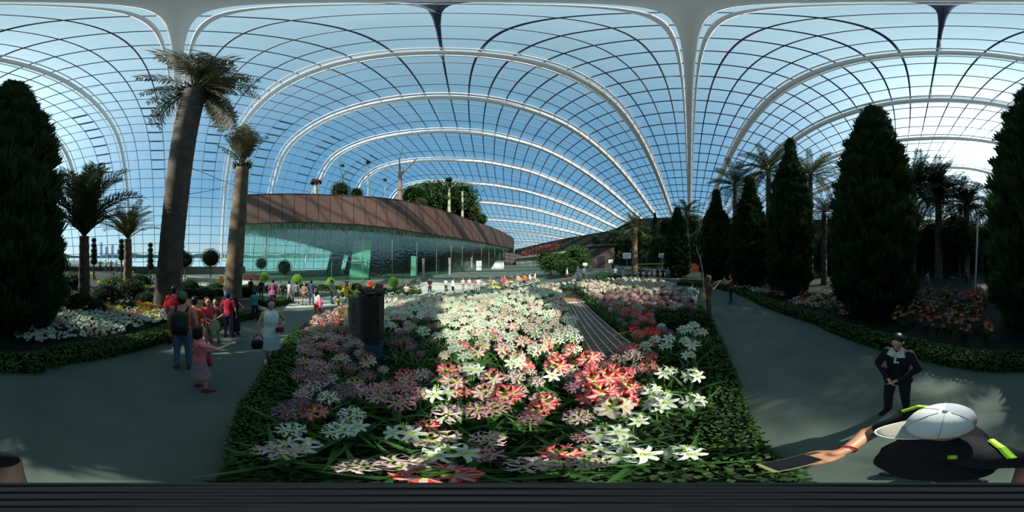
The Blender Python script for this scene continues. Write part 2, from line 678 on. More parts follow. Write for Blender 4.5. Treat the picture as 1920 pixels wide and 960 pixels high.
# panes: the largest 300 in view one by one, the others joined
cells = []
for i in range(nk - 1):
    for j in range(nj - 1):
        q = np.array([S[i, j], S[i + 1, j], S[i + 1, j + 1], S[i, j + 1]])
        c = q.mean(0)
        cells.append((np.linalg.norm(c - np.array([0, 0, CAMZ])), i, j, q))
cells.sort(key=lambda t: t[0])
cells = [t for t in cells if t[3][:, 2].max() > -1.0]
for d, i, j, q in cells[:290]:
    c = q.mean(0)
    o = c - np.array([0, 0, CAMZ])
    o /= np.linalg.norm(o)
    q2 = c + (q - c) * 0.985 - c
    V = np.concatenate([q2, q2 + o * 0.03])
    me = bpy.data.meshes.new('pane')
    me.from_pydata([tuple(v) for v in V], [], [(0, 1, 2, 3)])
    me.materials.append(m_pane)
    link('pane', me, dome, loc=tuple(c))
Q = np.array([(t[3].mean(0) + (t[3] - t[3].mean(0)) * 0.985) for t in cells[290:]]).reshape(-1, 3)
o = link('far_panes', mesh_np('far_panes', Q, [np.arange(len(Q)).reshape(-1, 4)], [m_pane]), dome)
o['kind'] = 'stuff'

# ------------------------------------------------------------------ leaf, frond and tree builders
def scatter_mesh(name, tv, tf, T, mats, mi=0, extra=None):
    """copies of the small template (tv, tf) under the transforms T (n,3,4), joined in one mesh"""
    tv = np.asarray(tv, float)
    tf = np.asarray(tf)
    n = len(T)
    V = np.einsum('nij,vj->nvi', T[:, :, :3], tv) + T[:, None, :, 3]
    F = (tf[None] + (np.arange(n) * len(tv))[:, None, None]).reshape(-1, tf.shape[1])
    Vs, Fs, Ms = [V.reshape(-1, 3)], [F], [mi]
    if extra:
        ev, ef, em = extra
        Vs.append(ev)
        Fs.append(np.asarray(ef) + len(V) * len(tv))
        Ms.append(em)
    return mesh_np(name, np.concatenate(Vs), Fs, mats, Ms)


def frames(pos, nrm, size, rs, spin=True):
    """transforms with local z along nrm"""
    n = len(pos)
    nrm = nrm / (np.linalg.norm(nrm, axis=1)[:, None] + 1e-9)
    r = rs.normal(size=(n, 3))
    x = np.cross(r, nrm)
    x /= np.linalg.norm(x, axis=1)[:, None] + 1e-9
    y = np.cross(nrm, x)
    M = np.stack([x, y, nrm], 2) * np.asarray(size).reshape(-1, 1, 1)
    return np.concatenate([M, pos[:, :, None]], 2)


LEAF_V = [(0, -.5, 0), (.22, 0, .06), (0, .5, 0), (-.22, 0, .06)]
LEAF_F = [(0, 1, 2, 3)]


def ico_like(nu=14, nv=8):
    mb = MB()
    mb.ell((0, 0, 0), (1, 1, 1), nu, nv)
    V = np.concatenate(mb.v)
    F = np.array([f if len(f) == 4 else (f[0], f[1], f[2], f[2]) for f in mb.f])
    return V, F


def split_faces(ev, F4):
    F4 = np.asarray(F4)
    return F4


def blob_mesh(name, n, leaf, m, seed, core=0.86, lump=0.12, cm=None):
    """round leafy crown of unit radius"""
    rs = np.random.RandomState(seed)
    d = rs.normal(size=(n, 3))
    d /= np.linalg.norm(d, axis=1)[:, None]
    lum = 1 + lump * (np.sin(d[:, 0] * 7 + seed) * np.cos(d[:, 1] * 6) + np.sin(d[:, 2] * 9 + seed * 2) * 0.6)
    r = (core + (1 - core) * rs.rand(n) ** 0.6) * lum
    nn = d + rs.normal(size=(n, 3)) * 0.7
    T = frames(d * r[:, None], nn, leaf * (0.7 + 0.6 * rs.rand(n)), rs)
    mb = MB()
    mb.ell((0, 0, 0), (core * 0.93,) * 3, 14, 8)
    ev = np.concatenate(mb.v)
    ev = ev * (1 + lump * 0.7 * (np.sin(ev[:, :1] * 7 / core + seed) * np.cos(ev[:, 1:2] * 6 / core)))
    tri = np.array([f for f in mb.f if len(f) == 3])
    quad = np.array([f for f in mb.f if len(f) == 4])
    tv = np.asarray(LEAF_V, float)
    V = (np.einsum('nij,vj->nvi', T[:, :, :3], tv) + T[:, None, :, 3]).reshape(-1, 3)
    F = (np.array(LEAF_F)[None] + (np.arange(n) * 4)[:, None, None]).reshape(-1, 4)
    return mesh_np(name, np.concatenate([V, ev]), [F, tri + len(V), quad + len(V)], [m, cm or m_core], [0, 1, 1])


blob_dk = blob_mesh('crown', 1500, 0.13, m_leaf_dk, 1)
blob_gr = blob_mesh('crown', 1500, 0.13, m_leaf, 2)
blob_br = blob_mesh('crown', 2400, 0.12, m_leaf_b, 3, lump=0.03, cm=m_leaf)
blob_top = blob_mesh('crown', 1800, 0.10, m_leaf_dk, 4, lump=0.03)
blob_loose = blob_mesh('crown', 900, 0.16, m_leaf, 5, core=0.55, lump=0.25)


def conifer_mesh(name, n, seed, rprof):
    """columnar conifer foliage, height 1 (scaled later), radius profile rprof(z)"""
    rs = np.random.RandomState(seed)
    # a spray: a few narrow blades rising from one point
    tv, tf = [], []
    for k in range(5):
        a = 2 * PI * k / 5 + rs.rand()
        o = 0.28 if k else 0.0
        x, y = math.cos(a) * o, math.sin(a) * o
        b = len(tv)
        tv += [(x * .2 - .05 * math.sin(a), y * .2 + .05 * math.cos(a), 0), (x * .2 + .05 * math.sin(a), y * .2 - .05 * math.cos(a), 0),
               (x + .09 * math.sin(a), y - .09 * math.cos(a), .55), (x * 1.5, y * 1.5, 1.0), (x - .09 * math.sin(a), y + .09 * math.cos(a), .55)]
        tf += [(b, b + 1, b + 2, b + 4), (b + 4, b + 2, b + 3, b + 3)]
    tq = np.array([f for f in tf if f[2] != f[3]])
    tt = np.array([f[:3] for f in tf if f[2] == f[3]])
    tv = np.array(tv)
    nb = 760
    zb = rs.rand(nb) ** 0.95 * 0.985
    tb = rs.rand(nb) * 2 * PI
    Rb = rprof(zb) * (0.80 + 0.34 * rs.rand(nb) ** 1.3)
    k = rs.randint(0, nb, n)
    q = 0.62 + 0.38 * rs.rand(n) ** 0.7
    wd = 0.030 * (1.25 - q)
    R = Rb[k] * q
    pos = np.stack([np.cos(tb[k]) * R, np.sin(tb[k]) * R, zb[k] * 0.955 + (q - 0.62) * 0.075], 1)
    pos += rs.normal(size=(n, 3)) * wd[:, None] * np.array([.8, .8, .5])
    nn = np.stack([np.cos(tb[k]), np.sin(tb[k]), 0.9 + rs.rand(n) * 1.0], 1) + rs.normal(size=(n, 3)) * 0.3
    sz = (0.020 + 0.024 * rs.rand(n)) * (0.5 + 0.5 * rprof(zb[k]) / 0.15)
    T = frames(pos, nn, sz, rs)
    V = (np.einsum('nij,vj->nvi', T[:, :, :3], tv) + T[:, None, :, 3]).reshape(-1, 3)
    off = (np.arange(n) * len(tv))[:, None, None]
    FQ = (tq[None] + off).reshape(-1, 4)
    FT = (tt[None] + off).reshape(-1, 3)
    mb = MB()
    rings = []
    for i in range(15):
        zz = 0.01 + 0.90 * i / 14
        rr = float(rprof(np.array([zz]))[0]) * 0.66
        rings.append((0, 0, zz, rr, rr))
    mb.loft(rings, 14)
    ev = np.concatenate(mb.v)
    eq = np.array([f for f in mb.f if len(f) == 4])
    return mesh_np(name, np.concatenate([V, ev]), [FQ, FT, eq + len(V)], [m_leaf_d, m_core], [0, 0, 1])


def prof_a(z):      # broad cone; the radius is a share of the height
    return 0.155 * np.interp(z, [0, .1, .28, .38, .62, .85, .95, 1], [.85, .97, 1, .94, .70, .30, .11, .01])


def prof_b(z):      # the same with a thin spire
    return 0.14 * np.interp(z, [0, .12, .3, .44, .65, .8, .9, 1], [.88, .97, 1, .93, .64, .24, .10, .01])


con_a = conifer_mesh('foliage', 22000, 5, prof_a)
con_b = conifer_mesh('foliage', 19000, 9, prof_b)


def conifer(px, top_y, dist, wpx, at_y, label, shape='a', rz=0.0):
    a = azel(px, 0)[0]
    x, y = math.sin(a) * dist, math.cos(a) * dist
    base = gz(x, y)
    top = CAMZ + dist * math.tan(azel(px, top_y)[1])
    h = top - base
    el = azel(px, at_y)[1]
    r = math.tan(wpx / 2 * 0.1875 * PI / 180) * dist
    t = empty('columnar_conifer', (x, y, base), rz)
    tag(t, label, 'tree', 'row of tall columnar conifers')
    mb = MB()
    mb.tube([(0, 0, -0.1), (0.02, 0, 0.6), (0, 0.02, h * 0.7)], [0.16, 0.13, 0.04], 9)
    link('trunk', mb.mesh('trunk', m_bark), t)
    f = link('foliage', con_a if shape == 'a' else con_b, t, (0, 0, 0.12))
    rr = r / (0.155 if shape == 'a' else 0.14) * 0.93
    f.scale = (rr, rr, h - 0.12)
    return t


def frond_mesh(name, L, droop, nleaf, lw, ll, m, seed, lift=0.9, brk=0.0, vee=0.5):
    """a feather frond growing along +x and up, then drooping"""
    rs = np.random.RandomState(seed)
    pts = []
    ang = lift
    p = np.array([0., 0., 0.])
    N_ = 12
    for i in range(N_ + 1):
        pts.append(p.copy())
        p = p + np.array([math.cos(ang), 0, math.sin(ang)]) * L / N_
        ang -= droop / N_ * (0.5 + 1.0 * i / N_)
    pts = np.array(pts)
    mb = MB()
    mb.tube([tuple(q) for q in pts], [0.035 * L / 2.5 * (1 - 0.85 * i / N_) for i in range(N_ + 1)], 5)
    V, F = [], []
    for i in range(nleaf):
        t = 0.16 + 0.84 * (i + 0.5) / nleaf
        if rs.rand() < brk:
            continue
        f = t * N_
        j = min(N_ - 1, int(f))
        c = pts[j] + (pts[j + 1] - pts[j]) * (f - j)
        d = pts[min(N_, j + 1)] - pts[j]
        d = d / np.linalg.norm(d)
        l_ = ll * math.sin(PI * (0.12 + 0.80 * t)) ** 0.6 * (0.85 + 0.3 * rs.rand())
        for sd in (-1, 1):
            up = np.cross(d, [0, 1, 0])
            dirv = d * (0.75 + 0.2 * rs.rand()) + np.array([0, sd * 1.0, 0]) + up * (-vee + 0.3 * rs.rand()) * -1
            dirv = dirv / np.linalg.norm(dirv)
            wv = np.cross(dirv, up)
            wv = wv / (np.linalg.norm(wv) + 1e-9) * lw
            mid = c + dirv * l_ * 0.5 + np.array([0, 0, -0.02 * l_])
            tip = c + dirv * l_ + np.array([0, 0, -0.22 * l_])
            b = len(V)
            V += [c - wv * .5, c + wv * .5, mid + wv, mid - wv, tip]
            F += [(b, b + 1, b + 2, b + 3), (b + 3, b + 2, b + 4)]
    mb.add(V, F)
    return mb.mesh(name, m)


fr_date = [frond_mesh('frond', 2.6, 1.3, 34, .022, .55, m_frond_dk, s_) for s_ in (1, 2)]
fr_date_g = [frond_mesh('frond', 2.6, 1.2, 32, .022, .5, m_frond, s_) for s_ in (3, 4)]
fr_brown = [frond_mesh('frond', 2.2, 0.7, 30, .022, .45, m_frond_br, s_, brk=0.25, vee=0.2) for s_ in (5, 6)]


def palm(px, crown_y, dist, crown_r, trunk_w, label, nf=26, fronds=None, lean=(0, 0), base_px=None, droop_lo=-1.35, hi=.45, name='feather_palm', bark=None, group='palms', seed=1, up_bias=1.0):
    rs = random.Random(seed)
    a = azel(px, 0)[0]
    top = Vector((math.sin(a) * dist, math.cos(a) * dist, CAMZ + dist * math.tan(azel(px, crown_y)[1])))
    bx, by = top.x + lean[0], top.y + lean[1]
    bz = gz(bx, by)
    base = Vector((bx, by, bz))
    t = empty(name, base)
    tag(t, label, 'palm', group)
    r = trunk_w / 2
    rel = top - base
    mb = MB()
    n = max(10, int(rel.z / 0.28))
    pts = [Vector((0, 0, -0.1)) + rel * (i / n) * 1.0 for i in range(n + 1)]
    rad = [r * (1.12 - 0.25 * i / n) * (1.05 if i % 2 else 0.96) for i in range(n + 1)]
    mb.tube(pts, rad, 14)
    link('trunk', mb.mesh('trunk', bark or m_bark), t)
    fronds = fronds or fr_date
    for i in range(nf):
        o = link('frond', fronds[i % len(fronds)], t)
        q = (i + 0.5) / nf
        pitch = droop_lo + (hi - droop_lo) * q
        o.location = rel + Vector((0, 0, -0.1 + 0.25 * q))
        o.rotation_euler = (rs.uniform(-.25, .25), -pitch, i * 2.39996 + rs.uniform(-.2, .2))
        k = crown_r / 2.3 * rs.uniform(0.85, 1.1)
        o.scale = (k, k, k)
    return t


# ------------------------------------------------------------------ curved garden building
TOPX = [440, 500, 560, 622, 685, 747, 789, 831, 872, 914, 941, 956, 964]
TOPY = [366, 363.5, 363, 365, 368, 374.5, 383, 394, 409, 423, 434, 442, 447]
BOTX = [440, 461, 560, 664, 737, 789, 872, 935, 964]
BOTY = [420, 419, 416, 420, 427.5, 436, 448, 460, 467]
ROOFZ = 10.0


def fac(px):
    ty = spline(TOPX, TOPY, px)
    by = spline(BOTX, BOTY, px)
    a, e = azel(px, ty)
    d = ROOFZ / math.tan(e)
    zb = CAMZ + d * math.tan(azel(px, by)[1])
    return a, d, zb


bld = empty('garden_building', (math.sin(-1.0) * 26, math.cos(-1.0) * 26, -1.5))
tag(bld, 'curved building with a brown fascia band over a green glass wall', 'building')
BO = Vector(bld.location)


def fpt(px, inset, z):
    a, d, zb = fac(px)
    return Vector((math.sin(a) * (d + inset), math.cos(a) * (d + inset), z))


# equal steps along the facade
samp = np.linspace(440, 964, 500)
pp = np.array([[*(fpt(x, 0, 0))][:2] for x in samp])
Ls = np.concatenate([[0], np.cumsum(np.hypot(*np.diff(pp, axis=0).T))])
NPAN = 54
cuts = np.interp(np.linspace(0, Ls[-1], NPAN + 1), Ls, samp)
for i in range(NPAN):
    a0, a1 = cuts[i], cuts[i + 1]
    g = (a1 - a0) * 0.02
    a0, a1 = a0 + g, a1 - g
    zb0, zb1 = fac(a0)[2], fac(a1)[2]
    zt = CAMZ + ROOFZ
    jut = 0.02 * (i % 2)
    V = [fpt(a0, jut, zb0), fpt(a1, jut, zb1), fpt(a1, jut, zt), fpt(a0, jut, zt), fpt(a0, .3, zb0), fpt(a1, .3, zb1), fpt(a1, .3, zt), fpt(a0, .3, zt)]
    mb = MB()
    mb.add([v - BO for v in V], [(0, 1, 2, 3), (7, 6, 5, 4), (0, 4, 5, 1), (3, 2, 6, 7), (0, 3, 7, 4), (1, 5, 6, 2)])
    link('fascia_panel', mb.mesh('fascia_panel', m_fascia), bld)
# backing, coping, soffit, roof bed
SX = np.linspace(440, 964, 60)


def strip(name, fa, fb, m, parent=bld, thick=None):
    V, F = [], []
    for x in SX:
        V += [fa(x) - BO, fb(x) - BO]
    for i in range(len(SX) - 1):
        F.append((2 * i, 2 * i + 2, 2 * i + 3, 2 * i + 1))
    mb = MB()
    mb.add(V, F)
    return link(name, mb.mesh(name, m), parent)


strip('fascia_backing', lambda x: fpt(x, .25, fac(x)[2]), lambda x: fpt(x, .25, CAMZ + ROOFZ - .02), m_fascia_dark)
strip('coping', lambda x: fpt(x, -.05, CAMZ + ROOFZ + .0), lambda x: fpt(x, 1.2, CAMZ + ROOFZ + .06), m_fascia_dark)
strip('coping_lip', lambda x: fpt(x, -.06, CAMZ + ROOFZ - .12), lambda x: fpt(x, -.05, CAMZ + ROOFZ + .03), m_fascia_dark)
strip('roof_bed', lambda x: fpt(x, 1.0, CAMZ + ROOFZ - .05), lambda x: fpt(x, 12, CAMZ + ROOFZ - .05), m_soil)
strip('lower_trim', lambda x: fpt(x, -.02, fac(x)[2] - .12), lambda x: fpt(x, .4, fac(x)[2] + .02), m_fascia_dark)
SOX = [440, 500, 560, 615, 650, 700, 800, 900, 964]
SOY = [434, 443, 455, 470, 478, 482, 482, 482, 484]


def sofin(x):
    a, d, zb = fac(x)
    dd = d + 13
    z = CAMZ + dd * math.tan(azel(x, spline(SOX, SOY, x))[1])
    return Vector((math.sin(a) * dd, math.cos(a) * dd, z))


m_soffit = mat('soffit', (0.16, 0.22, 0.18), 0.8, var=0.5, scale=3)
strip('soffit', lambda x: fpt(x, .4, fac(x)[2] + .02), sofin, m_soffit)


# white slivers added under the soffit imitate the glass wall's speckled reflections
rsh = np.random.RandomState(3)
V, F = [], []
mb = MB()
for i in range(5200):
    x = 455 + (955 - 455) * rsh.rand()
    q = rsh.rand()
    p = fpt(x, .8, fac(x)[2]).lerp(sofin(x), q)
    ln = 0.3 + 0.9 * rsh.rand()
    p = p - BO
    b = len(V)
    r = 0.035
    V += [(p.x - r, p.y, p.z), (p.x + r, p.y + r, p.z), (p.x + r, p.y - r, p.z), (p.x, p.y, p.z - ln)]
    F += [(b, b + 1, b + 3), (b + 1, b + 2, b + 3), (b + 2, b, b + 3)]
mb.add(V, F)
o = link('reflection_slivers', mb.mesh('reflection_slivers', mat('reflection_speckle', (0.85, 0.92, 0.82), 0.3)), bld)
o['kind'] = 'stuff'

strip('inner_floor', lambda x: fpt(x, 1.2, -1.52), lambda x: fpt(x, 13, -1.52), m_dark)  # added dark slab; the shade of the interior is put into its colour
# glass wall of tall panes
NP2 = 40
cuts2 = np.interp(np.linspace(0, Ls[-1], NP2 + 1), Ls, samp)
for i in range(NP2):
    a0, a1 = cuts2[i] , cuts2[i + 1]
    g = (a1 - a0) * 0.01
    zb = -1.6
    V = [fpt(a0 + g, 1.0, zb), fpt(a1 - g, 1.0, zb), fpt(a1 - g, 1.9, fac(a1)[2]), fpt(a0 + g, 1.9, fac(a0)[2])]
    if 700 < a0 < 900:
        # open entrance below a transom
        V[0], V[1] = V[0].lerp(V[3], 0.0), V[1].lerp(V[2], 0.0)
    mb = MB()
    mb.add([v - BO for v in V], [(0, 1, 2, 3)])
    link('glass_pane', mb.mesh('glass_pane', m_bglass), bld)
    if i % 2 == 0:
        mb = MB()
        mb.beam(fpt(a0, 1.1, zb) - BO, fpt(a0, 1.95, fac(a0)[2]) - BO, 0.09, 0.12)
        link('mullion', mb.mesh('mullion', mat('mullion_green', (0.10, 0.16, 0.14), 0.5)), bld)

# inside: dark back wall, floor, piers
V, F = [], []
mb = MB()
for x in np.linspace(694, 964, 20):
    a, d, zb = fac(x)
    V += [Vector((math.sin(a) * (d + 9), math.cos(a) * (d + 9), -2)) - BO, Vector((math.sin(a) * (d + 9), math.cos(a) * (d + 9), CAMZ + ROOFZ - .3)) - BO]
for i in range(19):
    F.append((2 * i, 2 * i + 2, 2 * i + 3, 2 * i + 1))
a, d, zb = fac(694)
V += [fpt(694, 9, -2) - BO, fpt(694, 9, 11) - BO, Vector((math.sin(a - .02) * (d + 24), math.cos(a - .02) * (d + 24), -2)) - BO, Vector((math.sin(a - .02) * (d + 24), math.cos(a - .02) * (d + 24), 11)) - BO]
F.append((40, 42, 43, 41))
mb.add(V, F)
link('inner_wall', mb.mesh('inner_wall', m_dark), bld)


def slabp(name, quad, dist, thick, m, parent=bld):
    """a slab whose front face fills the four picture points at the given distance from the camera"""
    pts = [PD(px, py, dist) for px, py in quad]
    n = Vector((pts[0].x + pts[1].x, pts[0].y + pts[1].y, 0)).normalized() * thick
    mb = MB()
    o = Vector(parent.location)
    V = [p - o for p in pts] + [p + n - o for p in pts]
    mb.add(V, [(0, 1, 2, 3), (7, 6, 5, 4), (0, 4, 5, 1), (1, 5, 6, 2), (2, 6, 7, 3), (3, 7, 4, 0)])
    return link(name, mb.mesh(name, m), parent)


m_pier = mat('green_pier', (0.05, 0.10, 0.085), 0.6)
slabp('leaning_pier', [(607, 528), (634, 528), (648, 466), (622, 466)], 33, 0.8, m_pier)
slabp('leaning_column', [(640, 528), (652, 528), (672, 455), (660, 455)], 37, 0.8, m_black)
pn = slabp('pale_panel', [(652, 533), (690, 533), (697, 450), (664, 450)], 30, 0.5, m_slab)
slabp('notice', [(660, 503), (687, 503), (688, 487), (662, 487)], 29.8, 0.08, m_sign, bld)
for k in range(3):
    slabp('notice_line', [(663, 492 + 4 * k), (684, 492 + 4 * k), (684, 490.6 + 4 * k), (663, 490.6 + 4 * k)], 29.75, 0.03, m_text)
slabp('pale_panel', [(770, 522), (780, 522), (780, 480), (771, 480)], 33, 0.3, m_slab)
for x in (794, 843, 884):
    d = fac(x)[1] - 1.5
    mb = MB()
    a = azel(x, 0)[0]
    c = Vector((math.sin(a) * d, math.cos(a) * d, -1.6))
    mb.box((c.x - BO.x, c.y - BO.y, c.z - BO.z + 1.75), (0.22, 0.22, 1.75), rz=-a)
    mb.box((c.x - BO.x, c.y - BO.y, c.z - BO.z + 3.6), (0.3, 0.3, 0.08), rz=-a)
    link('pillar', mb.mesh('pillar', mat('pillar_grey', (0.16, 0.17, 0.16), .7)), bld)
slabp('pale_panel', [(893, 516), (903, 516), (903, 489), (893, 489)], 46, 0.3, m_slab)
slabp('pale_wall', [(907, 527), (945, 527), (945, 489), (930, 489)], 50, 0.4, m_slab)
slabp('dark_wall', [(946, 527), (982, 520), (982, 474), (946, 474)], 72, 3, mat('brown_dark_wall', (0.05, 0.042, 0.04), .8))
# red rope barrier across the entrance
rp = empty('rope_barrier', tuple(PD(850, 524, 30).xy) + (-1.5,))
tag(rp, 'red rope barrier across the dark building entrance', 'barrier')
ro = Vector(rp.location)
pts = [PD(792 + 5 * i, 524.5 - 0.35 * math.sin(i * PI / 11) * 6 + 0.9 * abs(math.sin(i * PI / 5)), 30) - ro for i in range(24)]
mb = MB()
mb.tube(pts, 0.035, 6)
link('rope', mb.mesh('rope', m_red_paint), rp)
for i in (0, 5, 10, 15, 20, 23):
    mb = MB()
    q = pts[i]
    mb.tube([(q.x, q.y, 0), (q.x, q.y, q.z + .05)], [0.04, 0.03], 8)
    mb.tube([(q.x, q.y, 0), (q.x, q.y, 0.03)], [0.16, 0.14], 10)
    link('post', mb.mesh('post', m_grey), rp)

# plants on the roof
def onroof(px, inset):
    a, d, zb = fac(px)
    return Vector((math.sin(a) * (d + inset), math.cos(a) * (d + inset), CAMZ + ROOFZ - 0.05))


def roof_h(px, y, inset):
    a, d, zb = fac(px)
    return CAMZ + (d + inset) * math.tan(azel(px, y)[1]) - (CAMZ + ROOFZ)


def roof_tree(px, ytop, inset, r, label, crown=None, cr=1.0, forks=3, name='roof_tree', seed=1, m=None, lean=0.0):
    rs = random.Random(seed)
    p = onroof(px, inset)
    h = roof_h(px, ytop, inset)
    t = empty(name, p)
    tag(t, label, 'tree', 'small trees planted on the roof')
    mb = MB()
    th = h * (0.62 if forks else 0.95)
    mb.tube([(0, 0, -.1), (0.1 * r, 0, th * .4), (lean, 0, th)], [r * 1.2, r, r * .75], 9)
    for k in range(forks):
        an = k * 2.3 + rs.random()
        q = Vector((lean, 0, th * (0.85 + .1 * rs.random())))
        e1 = q + Vector((math.cos(an), math.sin(an), 1.3)) * (h - th) * 0.45
        e2 = e1 + Vector((math.cos(an + .5), math.sin(an + .5), 1.6)) * (h - th) * 0.33
        mb.tube([q, e1, e2], [r * .45, r * .28, r * .12], 6)
        if crown is not None:
            pass
    link('trunk', mb.mesh('trunk', m or m_bark_pale), t)
    if crown is not None:
        for k in range(3):
            an = k * 2.1 + seed
            link('crown', crown, t, (lean + math.cos(an) * cr * .4, math.sin(an) * cr * .4, h * .85 + rs.uniform(-.2, .3) * cr), (0, 0, an), cr * rs.uniform(.55, .8))
    return t


roof_tree(642, 300, 3, 0.10, 'thin twiggy tree just right of the brown bush on the roof', blob_loose, .5, 4, seed=2, m=m_bark)
roof_tree(690, 294, 3, 0.12, 'tall pale spindly tree standing free left of the swollen trunk', blob_loose, .55, 4, seed=3)
roof_tree(722, 330, 3, 0.08, 'short thin sapling between the spindly tree and the swollen trunk', blob_loose, .45, 3, seed=4)
roof_tree(750, 292, 2.5, 0.42, 'bottle-shaped swollen brown trunk with short bare branches on the roof', None, 1, 4, name='bottle_tree', seed=5, m=mat('bottle_bark', (0.17, 0.12, 0.09), .85, var=.3, scale=5))
roof_tree(842, 326, 1.6, 0.36, 'pale yellowish trunk rising before the green roof thicket', blob_gr, .8, 3, seed=6)
roof_tree(867, 356, 1.5, 0.30, 'short pale stump-like trunk at the right end of the roof thicket', None, 1, 0, seed=7)
p = onroof(592, 2)
t = empty('drooping_yucca', p)
tag(t, 'roof plant with a thick pale trunk and drooping dark red-brown leaves', 'plant')
h = roof_h(592, 332, 2)
mb = MB()
mb.tube([(0, 0, -.1), (0.03, 0, h * .4), (0, 0, h * .8)], [.34, .30, .26], 10)
link('trunk', mb.mesh('trunk', m_bark_pale), t)
fr_red = frond_mesh('drooping_leaf', 1.3, 3.1, 16, .06, .45, mat('red_brown_leaf', (0.10, 0.028, 0.026), .7), 8, lift=0.8)
for i in range(14):
    link('drooping_leaf', fr_red, t, (0, 0, h * .78), (0, 0, i * 2.4), .75 + .3 * rnd.random())
for i, (px, yt, r, ms, lb, ins) in enumerate((
        (637, 342, 1.15, 'br', 'rounded brown-green bush on the roof behind the drooping plant', 2.8),
        (668, 352, .6, 'gr', 'small light green bush between the two thin roof trees', 2.2),
        (776, 348, 1.4, 'gr', 'leafy green bush directly right of the bottle-shaped trunk', 6.0),
        (800, 342, 1.7, 'gr', 'large leafy green bush in the middle of the roof thicket', 7.5),
        (822, 340, 1.8, 'dk', 'dark leafy bush left of the pale yellowish trunk', 8),
        (858, 344, 2.0, 'gr', 'dense green bush right of the pale yellowish trunk', 9),
        (790, 370, 1.1, 'br', 'low brownish shrub at the roof edge below the thicket', 2.4),
        (884, 382, 1.7, 'br', 'low olive shrub at the right end of the roof garden', 4),
        (902, 400, 1.2, 'gr', 'little green tuft near the right end of the roof edge', 3.4))):
    p = onroof(px, ins)
    hh = roof_h(px, yt, ins)
    m_olive = mat('olive_leaves', (0.06, 0.06, 0.02), .7, col2=(0.12, 0.10, 0.04), scale=3, trans=.2)
    if ms == 'br' and 'blob_ol' not in globals():
        blob_ol = blob_mesh('crown', 1200, 0.13, m_olive, 6)
    me = {'br': globals().get('blob_ol'), 'gr': blob_gr, 'dk': blob_dk}[ms]
    t = empty('roof_shrub', p)
    tag(t, lb, 'shrub', 'shrubs of the roof garden')
    mb = MB()
    mb.tube([(0, 0, -.1), (0, 0, max(.3, hh - r))], .08, 6)
    link('stem', mb.mesh('stem', m_bark), t)
    hz = hh / 2
    r = max(r, hz * .95)
    link('crown', me, t, (0, 0, hz), (0, 0, i), (r, r, hz * 1.05))
    link('crown', blob_loose, t, (r * .3, r * .2, hz * 1.15), (0, 0, i + 1), (r * .75, r * .75, hz * .9))

# ------------------------------------------------------------------ dark bank and terrace on the far side
BX = [965, 1000, 1060, 1110, 1150, 1190, 1250, 1330, 1440, 1540, 1640, 1740, 1840, 1920, 1990, 2040]
BYT = [468, 460, 447, 438, 430, 412, 408, 410, 405, 412, 410, 412, 420, 428, 440, 455]
BD = [86, 80, 70, 62, 56, 48, 44, 42, 40, 36, 34, 32, 32, 32, 34, 36]
V, F = [], []
XS = np.linspace(965, 2040, 120)
for x in XS:
    d = spline(BX, BD, x)
    yt = spline(BX, BYT, x)
    a = azel(x, 0)[0]
    zt = CAMZ + d * math.tan(azel(x, yt)[1])
    for dd, zz in ((d - 9, -0.6 if x > 1100 else -1.6), (d - 4, zt * .45), (d, zt), (d + 8, zt + .3), (d + 9, -2)):
        V.append((math.sin(a) * dd, math.cos(a) * dd, zz))
for i in range(len(XS) - 1):
    for k in range(4):
        F.append((5 * i + k, 5 * i + 5 + k, 5 * i + 6 + k, 5 * i + 1 + k))
mb = MB()
mb.add(V, F)
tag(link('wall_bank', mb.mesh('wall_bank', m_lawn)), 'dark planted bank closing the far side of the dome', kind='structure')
# terrace wall with red flowers
tw = empty('terrace_wall', tuple(PD(1010, 500, 66).xy) + (-1.5,))
tag(tw, 'grey green terrace wall topped by a band of red flowers', 'wall')
slabp('wall_face', [(968, 524), (1112, 524), (1112, 468), (968, 485)], 68, 1.0, mat('terrace_green', (0.10, 0.12, 0.10), .8, var=.2), tw)
slabp('ledge', [(966, 486), (1116, 468), (1116, 464), (966, 482)], 67.5, 2.0, mat('ledge', (0.24, 0.22, 0.18), .7), tw)
rs_ = np.random.RandomState(8)
pos = []
for i in range(900):
    x = 978 + 110 * rs_.rand()
    q = PD(x, spline([978, 1000, 1045, 1090], [470, 463, 456, 452], x) + 14 * rs_.rand() ** 1.2 * (1 if x < 1045 else .7), 69 + 2 * rs_.rand()) - tw.location
    pos.append(tuple(q))
pos = np.array(pos)
nn = np.tile([[0, -1, .6]], (900, 1)) + rs_.normal(size=(900, 3)) * .5
fm = scatter_mesh('red_flowers', LEAF_V, LEAF_F, frames(pos, nn, .45 * np.ones(900), rs_), [mat('crimson', (.22, .02, .03), .7)])
o = link('red_flowers', fm, tw)
o['kind'] = 'stuff'

# ------------------------------------------------------------------ beds and hedges
CL = [(425, 893), (430, 860), (437, 800), (452, 755), (482, 714), (513, 660), (533, 639), (553, 621), (577, 608), (600, 597), (640, 581)]
CT = [(690, 568), (756, 564), (840, 557), (900, 557), (960, 551), (1010, 543), (1090, 535), (1190, 527), (1250, 531)]
CR = [(1278, 548), (1300, 562), (1317, 577), (1331, 596), (1341, 612), (1360, 652), (1376, 693), (1388, 727), (1402, 765), (1428, 830), (1432, 893)]
cb = [G(x, y, .2) for x, y in CL + CT + CR]
cb[0] = Vector((-0.62, -0.12, 0))
cb[-1] = Vector((0.60, -0.12, 0))
OL = [(2000, 677), (1920, 675), (1790, 667), (1720, 652), (1640, 635), (1540, 600), (1440, 570), (1420, 560), (1386, 547), (1340, 538), (1275, 533)]
OB = [(480, 589), (430, 599), (360, 612), (310, 625), (210, 650), (125, 662), (80, 670)]
